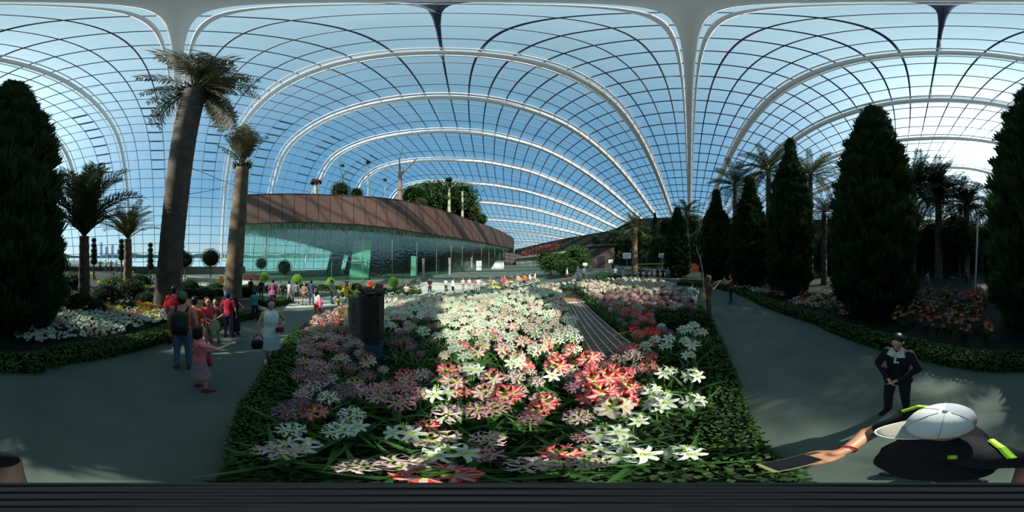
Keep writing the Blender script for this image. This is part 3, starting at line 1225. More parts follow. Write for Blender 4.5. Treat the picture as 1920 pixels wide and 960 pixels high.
ob = [G(x - 0, y) for x, y in OB] + [G(x, y) for x, y in OL]


def poly_mesh(name, pts, z, m):
    """flat-ish ground patch draped over the terrain"""
    import mathutils.geometry as mg
    me = bpy.data.meshes.new(name)
    tri = mg.tessellate_polygon([[Vector((p.x, p.y, 0)) for p in pts]])
    me.from_pydata([(p.x, p.y, gz(p.x, p.y) + z) for p in pts], [], [tuple(t) for t in tri])
    me.materials.append(m)
    import bmesh
    bm = bmesh.new()
    bm.from_mesh(me)
    for _ in range(3):
        es = [e for e in bm.edges if e.calc_length() > 0.7]
        if es:
            bmesh.ops.subdivide_edges(bm, edges=es, cuts=1)
    bmesh.ops.triangulate(bm, faces=bm.faces[:])
    for v in bm.verts:
        v.co.z = gz(v.co.x, v.co.y) + z
    bm.to_mesh(me)
    bm.free()
    return me


tag(link('bed_soil', poly_mesh('bed_soil', cb, 0.05, m_soil)), 'dark soil of the big middle flower bed', kind='structure')


def offset_out(pts, d):
    out = []
    for i, p in enumerate(pts):
        a = pts[max(0, i - 1)]
        b = pts[min(len(pts) - 1, i + 1)]
        t = (b - a)
        n = Vector((t.y, -t.x, 0)).normalized()
        if n.dot(Vector((p.x, p.y, 0))) < 0:
            n = -n
        out.append(p + n * d)
    return out


V, F = [], []
NR_ = 16
for p in ob:
    u = Vector((p.x, p.y, 0)).normalized()
    az = math.degrees(math.atan2(p.x, p.y))
    wdt = 7 if -125 < az < -60 else 26
    for k in range(NR_):
        q = Vector((p.x, p.y, 0)) + u * wdt * (k / (NR_ - 1)) ** 1.6
        V.append((q.x, q.y, gz(q.x, q.y) + 0.04))
for i in range(len(ob) - 1):
    for k in range(NR_ - 1):
        F.append((NR_ * i + k, NR_ * i + k + 1, NR_ * (i + 1) + k + 1, NR_ * (i + 1) + k))
mb = MB()
mb.add(V, F)
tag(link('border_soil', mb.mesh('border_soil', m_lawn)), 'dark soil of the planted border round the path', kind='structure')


def resample(pts, step):
    pts = [Vector(p) for p in pts]
    out = [pts[0]]
    for a, b in zip(pts[:-1], pts[1:]):
        n = max(1, int((b - a).length / step))
        for i in range(1, n + 1):
            out.append(a.lerp(b, i / n))
    return out


def hedge(name, pts, width, height, label, cat='hedge', m=None, side=1, seed=1, group=None, zoff=0.0):
    """clipped hedge; pts is its path-side foot line, it extends by width to the given side"""
    rs = np.random.RandomState(seed)
    pts = resample(pts, 0.4)
    o0 = pts[len(pts) // 2].copy()
    o0.z = gz(o0.x, o0.y)
    nrm = []
    for i, p in enumerate(pts):
        t = pts[min(len(pts) - 1, i + 1)] - pts[max(0, i - 1)]
        n = Vector((-t.y, t.x, 0)).normalized() * side
        nrm.append(n)
    mb = MB()
    V, F = [], []
    for p, n in zip(pts, nrm):
        g = gz(p.x, p.y) + zoff
        a = p + n * 0.04
        b = p + n * (width - .04)
        V += [(a.x, a.y, g), (a.x, a.y, g + height * .9), (b.x, b.y, g + height * .9), (b.x, b.y, g)]
    for i in range(len(pts) - 1):
        for k in range(3):
            F.append((4 * i + k, 4 * i + k + 1, 4 * i + 5 + k, 4 * i + 4 + k))
    L = len(pts)
    F += [(0, 1, 2, 3), (4 * L - 1, 4 * L - 2, 4 * L - 3, 4 * L - 4)]
    P_, N_, Z_ = [], [], []
    for i in range(L - 1):
        a, b = pts[i], pts[i + 1]
        d = math.hypot((a.x + b.x) / 2, (a.y + b.y) / 2)
        ls = 0.032 + 0.008 * d
        area = (b - a).length * (width + 2 * height)
        n = int(min(4000, area * 2.4 / (ls * ls)))
        for _ in range(n):
            t = rs.rand()
            s_ = rs.rand() * (width + 2 * height)
            q = a.lerp(b, t)
            nn = nrm[i]
            if s_ < height:
                of, z, nv = 0.0, s_, -nn
            elif s_ < height + width:
                of, z, nv = s_ - height, height, Vector((0, 0, 1))
            else:
                of, z, nv = width, s_ - height - width, nn
            q = q + nn * of
            j = rs.normal(size=3) * 0.018
            P_.append((q.x + j[0], q.y + j[1], gz(q.x, q.y) + zoff + z + j[2]))
            N_.append(tuple(nv + Vector(rs.normal(size=3) * .6)))
            Z_.append(ls * (0.8 + .6 * rs.rand()))
    P_ = np.array(P_)
    T = frames(P_, np.array(N_), np.array(Z_), rs)
    tv = np.asarray(LEAF_V, float) * np.array([1.4, 1, 1])
    VV = (np.einsum('nij,vj->nvi', T[:, :, :3], tv) + T[:, None, :, 3]).reshape(-1, 3)
    n = len(P_)
    FF = (np.arange(4)[None] + (np.arange(n) * 4)[:, None])
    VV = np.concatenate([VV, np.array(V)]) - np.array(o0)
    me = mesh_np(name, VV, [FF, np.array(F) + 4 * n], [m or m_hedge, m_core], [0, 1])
    o = link(name, me, loc=o0)
    tag(o, label, cat, group)
    return o


left_line = cb[:len(CL)]
right_line = cb[len(CL) + len(CT):]
hedge('clipped_hedge', left_line, 0.42, 0.26, 'low clipped hedge along the left edge of the middle flower bed', side=-1, seed=1)
hedge('clipped_hedge', right_line, 0.42, 0.26, 'low clipped hedge along the right edge of the middle flower bed', side=-1, seed=2)
hedge('clipped_hedge', [G(x, y) for x, y in [(858, 560), (900, 563), (960, 557), (1005, 549)]], 1.1, 0.5, 'broad dark hedge across the far end of the middle flower bed', side=1, seed=3, m=m_leaf_dk)
lb = ob[:len(OB) + 1]
hedge('clipped_hedge', lb, 0.5, 0.30, 'long low hedge bordering the path below the big palm trunks', side=1 if True else -1, seed=4)
rb_ = ob[len(OB):]
hedge('clipped_hedge', rb_, 0.5, 0.30, 'long low hedge bordering the path in front of the conifers', side=1, seed=5)

# ------------------------------------------------------------------ conifers
conifer(1946, 150, 5.2, 172, 400, 'huge dark conifer behind the capped man, nearest and widest of its row')
conifer(1638, 196, 6.6, 150, 430, 'tall broad conifer standing behind the person in the dark blazer', 'a', 1.1)
conifer(1482, 256, 10.2, 84, 430, 'pointed conifer with a thin tip, left neighbour of the tallest broad one', 'b', 2.0)
conifer(1405, 325, 12.5, 72, 430, 'dark conifer between the thin-tipped one and the paler cone-shaped one', 'b', 0.5)
conifer(1343, 352, 15, 62, 440, 'cone-shaped conifer with pale green flank, behind the people taking photos', 'b', 3.0)
conifer(1270, 386, 19, 46, 440, 'blunt green conifer farthest along the row beside the yellow bar', 'a', 4.0)
conifer(92, 372, 8.5, 52, 440, 'short bushy conifer tucked against the huge one', 'b', 1.3)
conifer(1228, 396, 34, 20, 430, 'small narrow conifer standing high on the dark bank', 'b', 1.3)

# ------------------------------------------------------------------ palms
palm(158, 440, 9.0, 3.4, 0.62, 'dark feather palm with thick rough trunk beside the huge conifer', 46, droop_lo=-.10, hi=.75, seed=3, group='young date palms')
palm(240, 446, 12.0, 2.5, 0.60, 'smaller feather palm with brown trunk left of the big leaning palm', 34, fronds=fr_date_g, droop_lo=-.2, hi=.65, seed=4, bark=m_bark2, group='young date palms')
palm(1520, 330, 16.5, 3.0, 0.5, 'date palm with arching crown right of the thin-tipped conifer', 34, fr_date_g, seed=5, group='date palms behind the conifers')
palm(1441, 322, 15.5, 3.0, 0.5, 'date palm crown rising left of the thin-tipped conifer', 34, fr_date_g, seed=6, group='date palms behind the conifers')
palm(1378, 348, 18, 3.0, 0.5, 'date palm crown between the two cone-shaped conifers', 34, fr_date_g, seed=7, group='date palms behind the conifers')
palm(1712, 352, 16, 3.6, 0.6, 'dark date palm just right of the tallest broad conifer', 50, seed=8, group='date palms behind the conifers')
palm(1760, 364, 18.0, 4.0, 0.8, 'large date palm with drooping skirt left of the sun', 72, seed=9, group='date palms behind the conifers')
palm(1812, 384, 19.5, 3.4, 0.8, 'date palm directly below the sun', 64, seed=10, group='date palms behind the conifers')
palm(1862, 392, 14, 2.6, 0.6, 'date palm half hidden by the huge conifer', 44, seed=11, group='date palms behind the conifers')
palm(1545, 400, 14, 1.9, 0.5, 'low palm between the thin-tipped and the tallest conifer', 30, seed=12, group='date palms behind the conifers')
palm(1288, 402, 24, 2.6, 0.5, 'palm crown above the blunt green conifer', 32, seed=13, group='date palms behind the conifers')
palm(1190, 426, 24, 2.7, 0.85, 'brown-trunked palm behind the white sign', 34, fr_brown, seed=14, group='date palms behind the conifers', bark=m_bark2)


def big_palm(bp, tp, ztop, dtop, r0, r1, label, fr, flare=1.15, m=m_bark, mid=None):
    base = G(*bp)
    a, e = azel(*tp)
    top = Vector((math.sin(a) * dtop, math.cos(a) * dtop, CAMZ + dtop * math.tan(e)))
    t = empty('wine_palm', base)
    tag(t, label, 'palm')
    rel = top - base
    mb = MB()
    pts, rad = [], []
    n = 64
    rs = random.Random(4)
    for i in range(n + 1):
        q = i / n
        p = rel * q
        p.z = rel.z * q - 0.1
        bulge = r0 + (r1 - r0) * q ** 1.3 + (flare - 1) * r0 * math.exp(-q * 18)
        pts.append(p)
        rad.append(bulge * (1.0 if i % 2 else 1.022) * (1 + 0.01 * rs.random()))
    mb.tube(pts, rad, 26)
    link('trunk', mb.mesh('trunk', m, True), t)
    # ring scars and dead stubs under the crown
    mb = MB()
    for i in range(26):
        an = i * 2.4
        z = rel * (0.955 + 0.04 * (i / 26))
        u = Vector((math.cos(an), math.sin(an), 0))
        mb.tube([z + u * r1 * .75, z + u * r1 * 1.3 + Vector((0, 0, .15)), z + u * r1 * 1.5 + Vector((0, 0, .4))], [.09, .07, .03], 6)
    link('leaf_bases', mb.mesh('leaf_bases', m_frond_br), t)
    for (fx, fy, dist, L, kind) in fr:
        f = link('frond', fr_brown[kind % 2] if kind < 4 else fr_date_g[kind % 2], t)
        s0 = rel.copy()
        a, e = azel(fx, fy)
        tip = Vector((math.sin(a) * dist, math.cos(a) * dist, CAMZ + dist * math.tan(e))) - base
        d = tip - s0
        ln = d.length
        f.location = s0 + d.normalized() * r1 * .4
        yaw = math.atan2(d.y, d.x)
        pit = math.atan2(d.z, math.hypot(d.x, d.y))
        k = ln / 2.1
        f.scale = (k, max(1.0, k * 1.1), k)
        f.rotation_euler = Matrix.Rotation(yaw, 3, 'Z').to_4x4().to_euler()
        f.rotation_euler = (Matrix.Rotation(yaw, 3, 'Z') @ Matrix.Rotation(-(pit - 0.55), 3, 'Y')).to_euler()
    return t


frA = []
rs = random.Random(12)
for i in range(44):      # the wind-swept side, right of the trunk
    frA.append((rs.uniform(392, 470), rs.uniform(118, 190), rs.uniform(6.0, 8.6), 1, i % 4))
for i in range(9):
    frA.append((rs.uniform(380, 425), rs.uniform(195, 240), rs.uniform(6.4, 8.6), 1, i % 4))
for q in ((262, 108), (275, 114), (300, 128), (256, 150), (275, 178), (292, 170), (290, 192), (300, 225), (315, 232), (350, 108), (372, 112), (385, 116), (365, 120)):
    frA.append((q[0], q[1], 7.4, 1, 0))
big_palm((310, 577), (368, 165), 0, 7.0, 0.57, 0.52, 'big leaning palm with thick grey trunk and ragged wind-swept fronds', frA)
frB = []
for i in range(34):
    an = rs.uniform(-1.35, 1.35)
    frB.append((459 + 56 * math.sin(an) * rs.uniform(.5, 1.1), 296 - 52 * math.cos(an) * rs.uniform(.7, 1.1), rs.uniform(10.6, 13.6), 1, i % 4))
big_palm((435, 556), (455, 308), 0, 12.0, 0.72, 0.48, 'shorter wine palm with smooth brown trunk and small spiky crown', frB, m=mat('palm_bark_brown', (0.13, 0.095, 0.06), .9, var=.4, scale=2.0, bump=.4))

# ------------------------------------------------------------------ topiaries, shrubs, background trees
def ball(px, py, rpx, dist, me, label, group, name='ball_topiary', stem=True, sq=1.0):
    p = PD(px, py, dist)
    r = math.tan(rpx * 0.1875 * PI / 180) * dist
    g = gz(p.x, p.y)
    t = empty(name, (p.x, p.y, g))
    tag(t, label, 'shrub', group)
    mb = MB()
    mb.tube([(0, 0, -.05), (0, 0, max(.1, p.z - g - r * .5))], .05 + .02 * r, 7)
    link('stem', mb.mesh('stem', m_bark), t)
    link('crown', me, t, (0, 0, p.z - g), (0, 0, px), (r, r, r * sq))
    return t


ball(347, 487, 17, 20, blob_top, 'round clipped tree right of the big leaning palm trunk', 'round clipped trees')
ball(395, 484, 19, 20, blob_top, 'round clipped tree standing before the water between both big palms', 'round clipped trees')
ball(490, 494, 12, 34, blob_top, 'round clipped tree seen through the glass right of the short palm', 'round clipped trees')
ball(533, 501, 15, 33, blob_top, 'largest round clipped tree seen through the green glass', 'round clipped trees')
for px, py, r, lb in ((495, 520, 9, 'leftmost of the bright green balls, above the striped shirt'), (557, 524, 10, 'bright green ball above the people in the plaza'),
                      (620, 528, 8, 'bright green ball beside the leaning pier'), (738, 529, 10, 'bright green ball right of the dark stand, in front of the glass')):
    ball(px, py, r, 19, blob_br, lb, 'bright green ball shrubs')
for i, (px, top, n, lb) in enumerate(((94, 442, 4, 'dark topiary column left of the rough-trunked palm'), (176, 446, 5, 'dark stacked topiary right of the rough-trunked palm'),
                                      (228, 448, 4, 'dark topiary column just left of the brown-trunked palm'), (282, 455, 5, 'dark topiary column beside the big leaning trunk'), (341, 458, 3, 'small topiary column right of the big leaning trunk'))):
    dist = 17
    t0 = PD(px, top, dist)
    g = gz(t0.x, t0.y)
    t = empty('topiary_column', (t0.x, t0.y, g))
    tag(t, lb, 'topiary', 'dark topiary columns')
    hz = t0.z - g
    mb = MB()
    mb.tube([(0, 0, 0), (0, 0, hz - .2)], .09, 7)
    link('stem', mb.mesh('stem', m_bark), t)
    for k in range(n):
        r = .27 + .16 * (k + 1) / n
        link('ball', blob_top, t, (0, 0, hz - .25 - k * .55), (0, 0, k), r)


def bgtree(px, top, bottom, wpx, dist, me, label, group='background trees', nb=5, name='leafy_tree', seed=1):
    rs = random.Random(seed)
    pt = PD(px, top, dist)
    pb = PD(px, bottom, dist)
    g = gz(pt.x, pt.y)
    t = empty(name, (pt.x, pt.y, g))
    tag(t, label, 'tree', group)
    W = math.tan(wpx / 2 * 0.1875 * PI / 180) * dist
    Hc = pt.z - pb.z
    mb = MB()
    mb.tube([(0, 0, -.1), (0.05, 0, (pb.z - g) * .6), (0, 0, (pt.z - g) * .7)], [.14, .11, .05], 7)
    link('trunk', mb.mesh('trunk', m_bark), t)
    for k in range(nb):
        an = k * 2.4 + seed
        q = 0.45 * W if k else 0
        link('crown', me, t, (math.cos(an) * q, math.sin(an) * q, pb.z - g + Hc * rs.uniform(.35, .68)), (0, 0, an), (W * .62, W * .62, Hc * .38))
    return t


bgtree(1032, 466, 515, 60, 27, blob_loose, 'light green feathery tree in front of the terrace wall', seed=1)
bgtree(1078, 460, 512, 62, 25, blob_loose, 'wider green tree right beside the feathery one', seed=2)
bgtree(1060, 482, 520, 50, 22, blob_gr, 'low bushy tree before the two feathery trees', seed=3)
bgtree(1212, 432, 470, 28, 30, blob_gr, 'bright round tree behind the brown-trunked palm', seed=4)
bgtree(1160, 430, 500, 50, 38, blob_dk, 'dark tree right of the brown pavilion', seed=5)
bgtree(1240, 440, 500, 44, 27, blob_dk, 'dark tree left of the blunt green conifer', seed=6)
bgtree(1312, 420, 500, 44, 30, blob_dk, 'dark tree behind the cone-shaped conifer', seed=7)
bgtree(1550, 430, 520, 60, 20, blob_dk, 'dark bush between the thin-tipped and tallest conifers', seed=8)
bgtree(1730, 415, 480, 90, 22, blob_dk, 'dark foliage under the date palms', seed=9)
bgtree(1800, 420, 490, 90, 19, blob_dk, 'dark foliage below the sun', seed=10)
bgtree(1870, 430, 560, 60, 9, blob_dk, 'dark bush left of the huge conifer', seed=11)
# pavilion and roof edges on the bank
bo = empty('pavilion', tuple(PD(1128, 500, 33).xy) + (-1.2,))
tag(bo, 'dark brown boxy pavilion behind the green trees', 'building')
slabp('pavilion_wall', [(1104, 512), (1152, 512), (1152, 460), (1104, 463)], 33, 3, mat('dark_brown', (0.045, 0.03, 0.026), .8, var=.2), bo)
slabp('pavilion_roof', [(1100, 463), (1156, 460), (1156, 456), (1100, 459)], 32.6, 4, m_fascia_dark, bo)
slabp('pavilion_door', [(1120, 512), (1134, 512), (1134, 480), (1120, 481)], 32.9, .1, m_black, bo)


def sign(px0, py0, px1, py1, dist, label, lines=3):
    c = PD((px0 + px1) / 2, py1, dist)
    g = gz(c.x, c.y)
    t = empty('sign_board', (c.x, c.y, g))
    tag(t, label, 'sign', 'white information boards')
    slabp('board', [(px0, py1), (px1, py1), (px1, py0), (px0, py0)], dist, .05, m_sign, t)
    for k in range(lines):
        y = py0 + (py1 - py0) * (k + .8) / (lines + .6)
        slabp('text_line', [(px0 + 2, y + .7), (px1 - 2 - k, y + .7), (px1 - 2 - k, y - .3), (px0 + 2, y - .3)], dist - .03, .02, m_grey, t)
    mb = MB()
    mb.tube([(0, 0, 0), (0, 0, c.z - g)], .03, 6)
    link('pole', mb.mesh('pole', m_grey), t)


sign(1168, 474, 1183, 485, 17, 'largest white sign board before the brown-trunked palm')
sign(1093, 493, 1101, 498, 19, 'small white sign board by the green trees', 1)
sign(1141, 487, 1149, 493, 25, 'dim grey sign board on the pavilion corner', 1)
sign(1235, 475, 1248, 483, 21, 'white sign board left of the blunt green conifer', 2)
gt = empty('yellow_gantry', tuple(PD(1222, 520, 20).xy) + (-0.3,))
tag(gt, 'yellow-green horizontal bar on posts over the crowd', 'frame')
for nm, q in (('crossbar', [(1195, 496.5), (1250, 495.5), (1250, 493), (1195, 494)]), ('post', [(1195, 522), (1197, 522), (1197, 494), (1195, 494)]), ('post', [(1248, 522), (1250, 522), (1250, 494), (1248, 494)])):
    slabp(nm, q, 20, .12, mat('yellow_green_paint', (.30, .32, .06), .6), gt)

# ------------------------------------------------------------------ flowers
def petal(mb, a, tilt, L, W, curl, mi_edge, mi_mid, seg=4, base=0.012):
    """one petal leaving the flower's throat at angle a round local z; 2 strips of quads per side"""
    ca, sa = math.cos(a), math.sin(a)
    V = []
    for i in range(seg + 1):
        t = i / seg
        ang = tilt - curl * t * t
        r = base + L * t * math.cos(ang * (0.55 + 0.45 * t))
        z = L * (math.sin(tilt) * t - 0.5 * curl * t * t * t)
        wd = W * math.sin(PI * min(1, (0.12 + 0.88 * t) ** 0.8)) ** 0.75 * 0.5
        if i == seg:
            wd = 0.0008
        for s_ in (-1, -.42, .42, 1):
            lift = 0.14 * wd * (1 if abs(s_) == 1 else 0)
            V.append((ca * r - sa * wd * s_, sa * r + ca * wd * s_, z + lift))
    F1, F2 = [], []
    for i in range(seg):
        b = i * 4
        F1 += [(b, b + 1, b + 5, b + 4), (b + 2, b + 3, b + 7, b + 6)]
        F2 += [(b + 1, b + 2, b + 6, b + 5)]
    n0 = mb.n
    mb.add(V, F1, mi_edge)
    # the middle strip shares the same vertices
    for f in F2:
        mb.f.append(tuple(i + n0 for i in f))
        mb.m.append(mi_mid)


def floret(kind, mb, M, s=1.0):
    """adds one flower, facing local +z, under the matrix M"""
    q = MB()
    if kind == 'lily':
        for k in range(6):
            petal(q, k * PI / 3 + .1, .62 if k % 2 else .5, .098, .042 if k % 2 else .036, .9, 0, 0)
        for k in range(5):
            a = k * 2 * PI / 5
            q.beam((0, 0, 0), (math.cos(a) * .02, math.sin(a) * .02, .065), .003, .003, 1)
        q.tube([(0, 0, -.05), (0, 0, 0.01)], [.006, .018], 6, 1)
    elif kind == 'amaryllis':
        for k in range(6):
            petal(q, k * PI / 3, .75, .092, .062 if k % 2 else .052, .8, 0, 1)
        for k in range(3):
            a = k * 2 * PI / 3
            q.beam((0, 0, 0), (math.cos(a) * .015, math.sin(a) * .015, .07), .003, .003, 1)
        q.tube([(0, 0, -.05), (0, 0, 0.012)], [.008, .022], 6, 2)
    elif kind == 'spider':
        for k in range(5):
            petal(q, k * 2 * PI / 5, .55, .050, .015, 1.0, 0, 0, seg=2)
        q.tube([(0, 0, -.04), (0, 0, 0.008)], [.003, .006], 4, 1)
    elif kind == 'cup':
        for k in range(5):
            petal(q, k * 2 * PI / 5, .9, .036, .034, .5, 0, 0, seg=2)
        q.tube([(0, 0, -.02), (0, 0, 0.01)], [.003, .008], 4, 1)
    V = np.concatenate(q.v) * s
    Mn = np.array(M)
    V = V @ Mn[:3, :3].T + Mn[:3, 3]
    b = mb.n
    mb.v.append(V)
    mb.n += len(V)
    mb.f += [tuple(i + b for i in f) for f in q.f]
    mb.m += q.m


def aim(direction, loc=(0, 0, 0), roll=0.0):
    d = Vector(direction).normalized()
    q = d.to_track_quat('Z', 'Y').to_matrix() @ Matrix.Rotation(roll, 3, 'Z')
    m = q.to_4x4()
    m.translation = Vector(loc)
    return m


def floret_mesh(kind, mats):
    mb = MB()
    floret(kind, mb, Matrix.Identity(4))
    return mb.mesh('blossom', mats)


m_pink_stripe = mat('pink_stripe', (0.50, 0.12, 0.15), 0.55, trans=.25)
FLM = {
    'white': floret_mesh('lily', [m_white_pet, m_throat]),
    'cream': floret_mesh('amaryllis', [m_palepink_pet, m_cream_pet, m_throat]),
    'red': floret_mesh('amaryllis', [m_red_pet, m_palepink_pet, m_throat]),
    'striped': floret_mesh('amaryllis', [m_pink_stripe, m_white_pet, m_throat]),
    'deepred': floret_mesh('amaryllis', [m_red_pet, m_red_pet, m_throat]),
    'yellow': floret_mesh('cup', [m_yel, m_throat]),
}


def umbel_mesh(name, kind, n, R, mats, seed, s=1.0, flatten=.75):
    rs = random.Random(seed)
    mb = MB()
    n = int(n * .62)
    s = s * 1.45
    R0 = R
    for i in range(n):
        R = R0 * rs.uniform(.6, 1.05)
        z = 1 - (i + .5) / n * 1.15
        a = i * 2.39996
        r = math.sqrt(max(0, 1 - z * z))
        a += rs.uniform(-.35, .35)
        d = Vector((math.cos(a) * r, math.sin(a) * r, z * flatten + .15 + rs.uniform(-.15, .25)))
        floret(kind, mb, aim(d, d.normalized() * R, rs.random() * 6), s * rs.uniform(.9, 1.15))
    return mb.mesh(name, mats)


m_spider_pink = [mat('nerine_pink', (0.48, 0.21, 0.27), .6, trans=.25), m_throat]
UMB = {
    'pink': [umbel_mesh('umbel', 'spider', 16, .085, m_spider_pink, s_) for s_ in (1, 2)],
    'palepink': [umbel_mesh('umbel', 'spider', 16, .085, [m_palepink_pet, m_throat], s_) for s_ in (3, 4)],
    'mauve': [umbel_mesh('umbel', 'spider', 18, .08, [m_mauve_pet, m_throat], s_) for s_ in (5, 6)],
    'rose': [umbel_mesh('umbel', 'spider', 18, .08, [mat('rose_petal', (0.70, 0.13, 0.16), .6, trans=.25), m_throat], 7)],
    'whitestar': [umbel_mesh('umbel', 'spider', 16, .09, [m_white_pet, m_throat], s_, 1.15) for s_ in (8, 9)],
}


def leaf_mesh(L, W, bend, seg=7, m=None):
    mb = MB()
    V, F = [], []
    x = z = 0.0
    ang = 1.25
    for i in range(seg + 1):
        t = i / seg
        w_ = W * (0.55 + .45 * math.sin(PI * min(1, t + .15))) * (1 - t ** 5)
        V += [(x, -w_ / 2, z + .12 * w_), (x, 0, z), (x, w_ / 2, z + .12 * w_)]
        x += L / seg * math.cos(ang)
        z += L / seg * math.sin(ang)
        ang -= bend / seg * (.5 + t)
    for i in range(seg):
        b = 3 * i
        F += [(b, b + 1, b + 4, b + 3), (b + 1, b + 2, b + 5, b + 4)]
    mb.add(V, F)
    return mb.mesh('leaf', m or m_strap)


LEAVES = [leaf_mesh(.55, .045, 1.3), leaf_mesh(.62, .04, 1.7), leaf_mesh(.48, .055, 1.0)]


def merged_leaves(n, seed):
    rs = random.Random(seed)
    mb = MB()
    for i in range(n):
        me = LEAVES[i % 3]
        V = np.array([v.co for v in me.vertices])
        k = rs.uniform(.75, 1.1)
        a = i * 2.4 + rs.uniform(-.3, .3)
        ca, sa = math.cos(a), math.sin(a)
        V = (V * k) @ np.array([[ca, sa, 0], [-sa, ca, 0], [0, 0, 1]])
        mb.add(V, [tuple(p.vertices) for p in me.polygons])
    return mb


def stem_mesh(h, r=.009):
    mb = MB()
    mb.tube([(0, 0, 0), (0.008, 0, h * .5), (0, 0, h)], [r * 1.2, r, r * .9], 6)
    return mb.mesh('stem', m_stem)


STEM = stem_mesh(1.0)
NF = {}


def head_dirs(n, seed, up):
    rs = random.Random(seed)
    out = []
    for k in range(n):
        a = k * 2 * PI / n + rs.uniform(-.25, .25)
        out.append(Vector((math.cos(a), math.sin(a), up + rs.uniform(-.1, .2))))
    return out


def flower_proto(kind, detailed, seed):
    """a plant 1 unit... built at real size: flower head at height 0.62 m"""
    H = 0.60
    if detailed:
        root = bpy.data.objects.new(kind, None)
        for k in range(5):
            l = link('leaf', LEAVES[k % 3], root, (0, 0, 0), (0, 0, k * 1.3 + seed), .9 + .05 * k)
        s_ = link('stem', STEM, root, (0, 0, 0), (0, 0, 0), (1, 1, H))
        if kind in UMB:
            link('umbel', UMB[kind][seed % len(UMB[kind])], root, (0, 0, H + .0), (0, 0, seed))
        else:
            up = .75 if kind == 'white' else .35
            for d in head_dirs(4 if kind != 'white' else 3, seed, up):
                o = link('blossom', FLM[kind], root)
                o.matrix_local = aim(d, Vector((0, 0, H)) + d.normalized() * .055)
        return root
    mb = merged_leaves(6, seed)
    mb.m = [0] * len(mb.f)
    mb.tube([(0, 0, 0), (0, 0, H)], .009, 5, 1)
    if kind in UMB:
        me0 = UMB[kind][seed % len(UMB[kind])]
        V = np.array([v.co for v in me0.vertices]) + np.array([0, 0, H])
        b = mb.n
        mb.v.append(V)
        mb.n += len(V)
        mb.f += [tuple(i + b for i in p.vertices) for p in me0.polygons]
        mb.m += [2 + p.material_index for p in me0.polygons]
        mats = [m_strap, m_stem] + list(me0.materials)
    else:
        me0 = FLM[kind]
        up = .75 if kind == 'white' else .35
        V0 = np.array([v.co for v in me0.vertices])
        for d in head_dirs(4, seed, up):
            M = np.array(aim(d, Vector((0, 0, H)) + d.normalized() * .055))
            b = mb.n
            mb.v.append(V0 @ M[:3, :3].T + M[:3, 3])
            mb.n += len(V0)
            mb.f += [tuple(i + b for i in p.vertices) for p in me0.polygons]
            mb.m += [2 + p.material_index for p in me0.polygons]
        mats = [m_strap, m_stem] + list(me0.materials)
    return mb.mesh(kind, mats)


KN = {'white': ('white_lily', 'lily', 'white lily plant'), 'cream': ('cream_amaryllis', 'amaryllis', 'cream pink amaryllis'),
      'red': ('red_amaryllis', 'amaryllis', 'red-white amaryllis'), 'striped': ('striped_amaryllis', 'amaryllis', 'pink-striped amaryllis'),
      'deepred': ('scarlet_amaryllis', 'amaryllis', 'scarlet amaryllis'), 'pink': ('pink_nerine', 'flower', 'pink spidery flower'),
      'palepink': ('pale_nerine', 'flower', 'pale pink flower'), 'mauve': ('mauve_nerine', 'flower', 'dull mauve flower'),
      'rose': ('rose_nerine', 'flower', 'deep rose flower'), 'whitestar': ('white_nerine', 'flower', 'white starry flower')}
PROTO_FAR = {k: [flower_proto(k, False, s_) for s_ in (1, 2, 3)] for k in KN}
PROTO_NEAR = {}
for o_ in list(COL.objects):
    pass

# guitar neck outline in the ground plane, kept free of flowers
gn = [P(1110, 680, .35), P(1194, 651, .35), P(1078, 549, -.1), P(1050, 549, -.1)]


def inside(p, poly):
    c = False
    n = len(poly)
    for i in range(n):
        a, b = poly[i], poly[(i + 1) % n]
        if (a.y > p[1]) != (b.y > p[1]) and p[0] < (b.x - a.x) * (p[1] - a.y) / (b.y - a.y) + a.x:
            c = not c
    return c


def edge_dist(p, poly):
    best = 1e9
    for i in range(len(poly)):
        a, b = poly[i], poly[(i + 1) % len(poly)]
        d = b - a
        l2 = d.x * d.x + d.y * d.y + 1e-9
        t = max(0, min(1, ((p[0] - a.x) * d.x + (p[1] - a.y) * d.y) / l2))
        best = min(best, math.hypot(p[0] - a.x - d.x * t, p[1] - a.y - d.y * t))
    return best


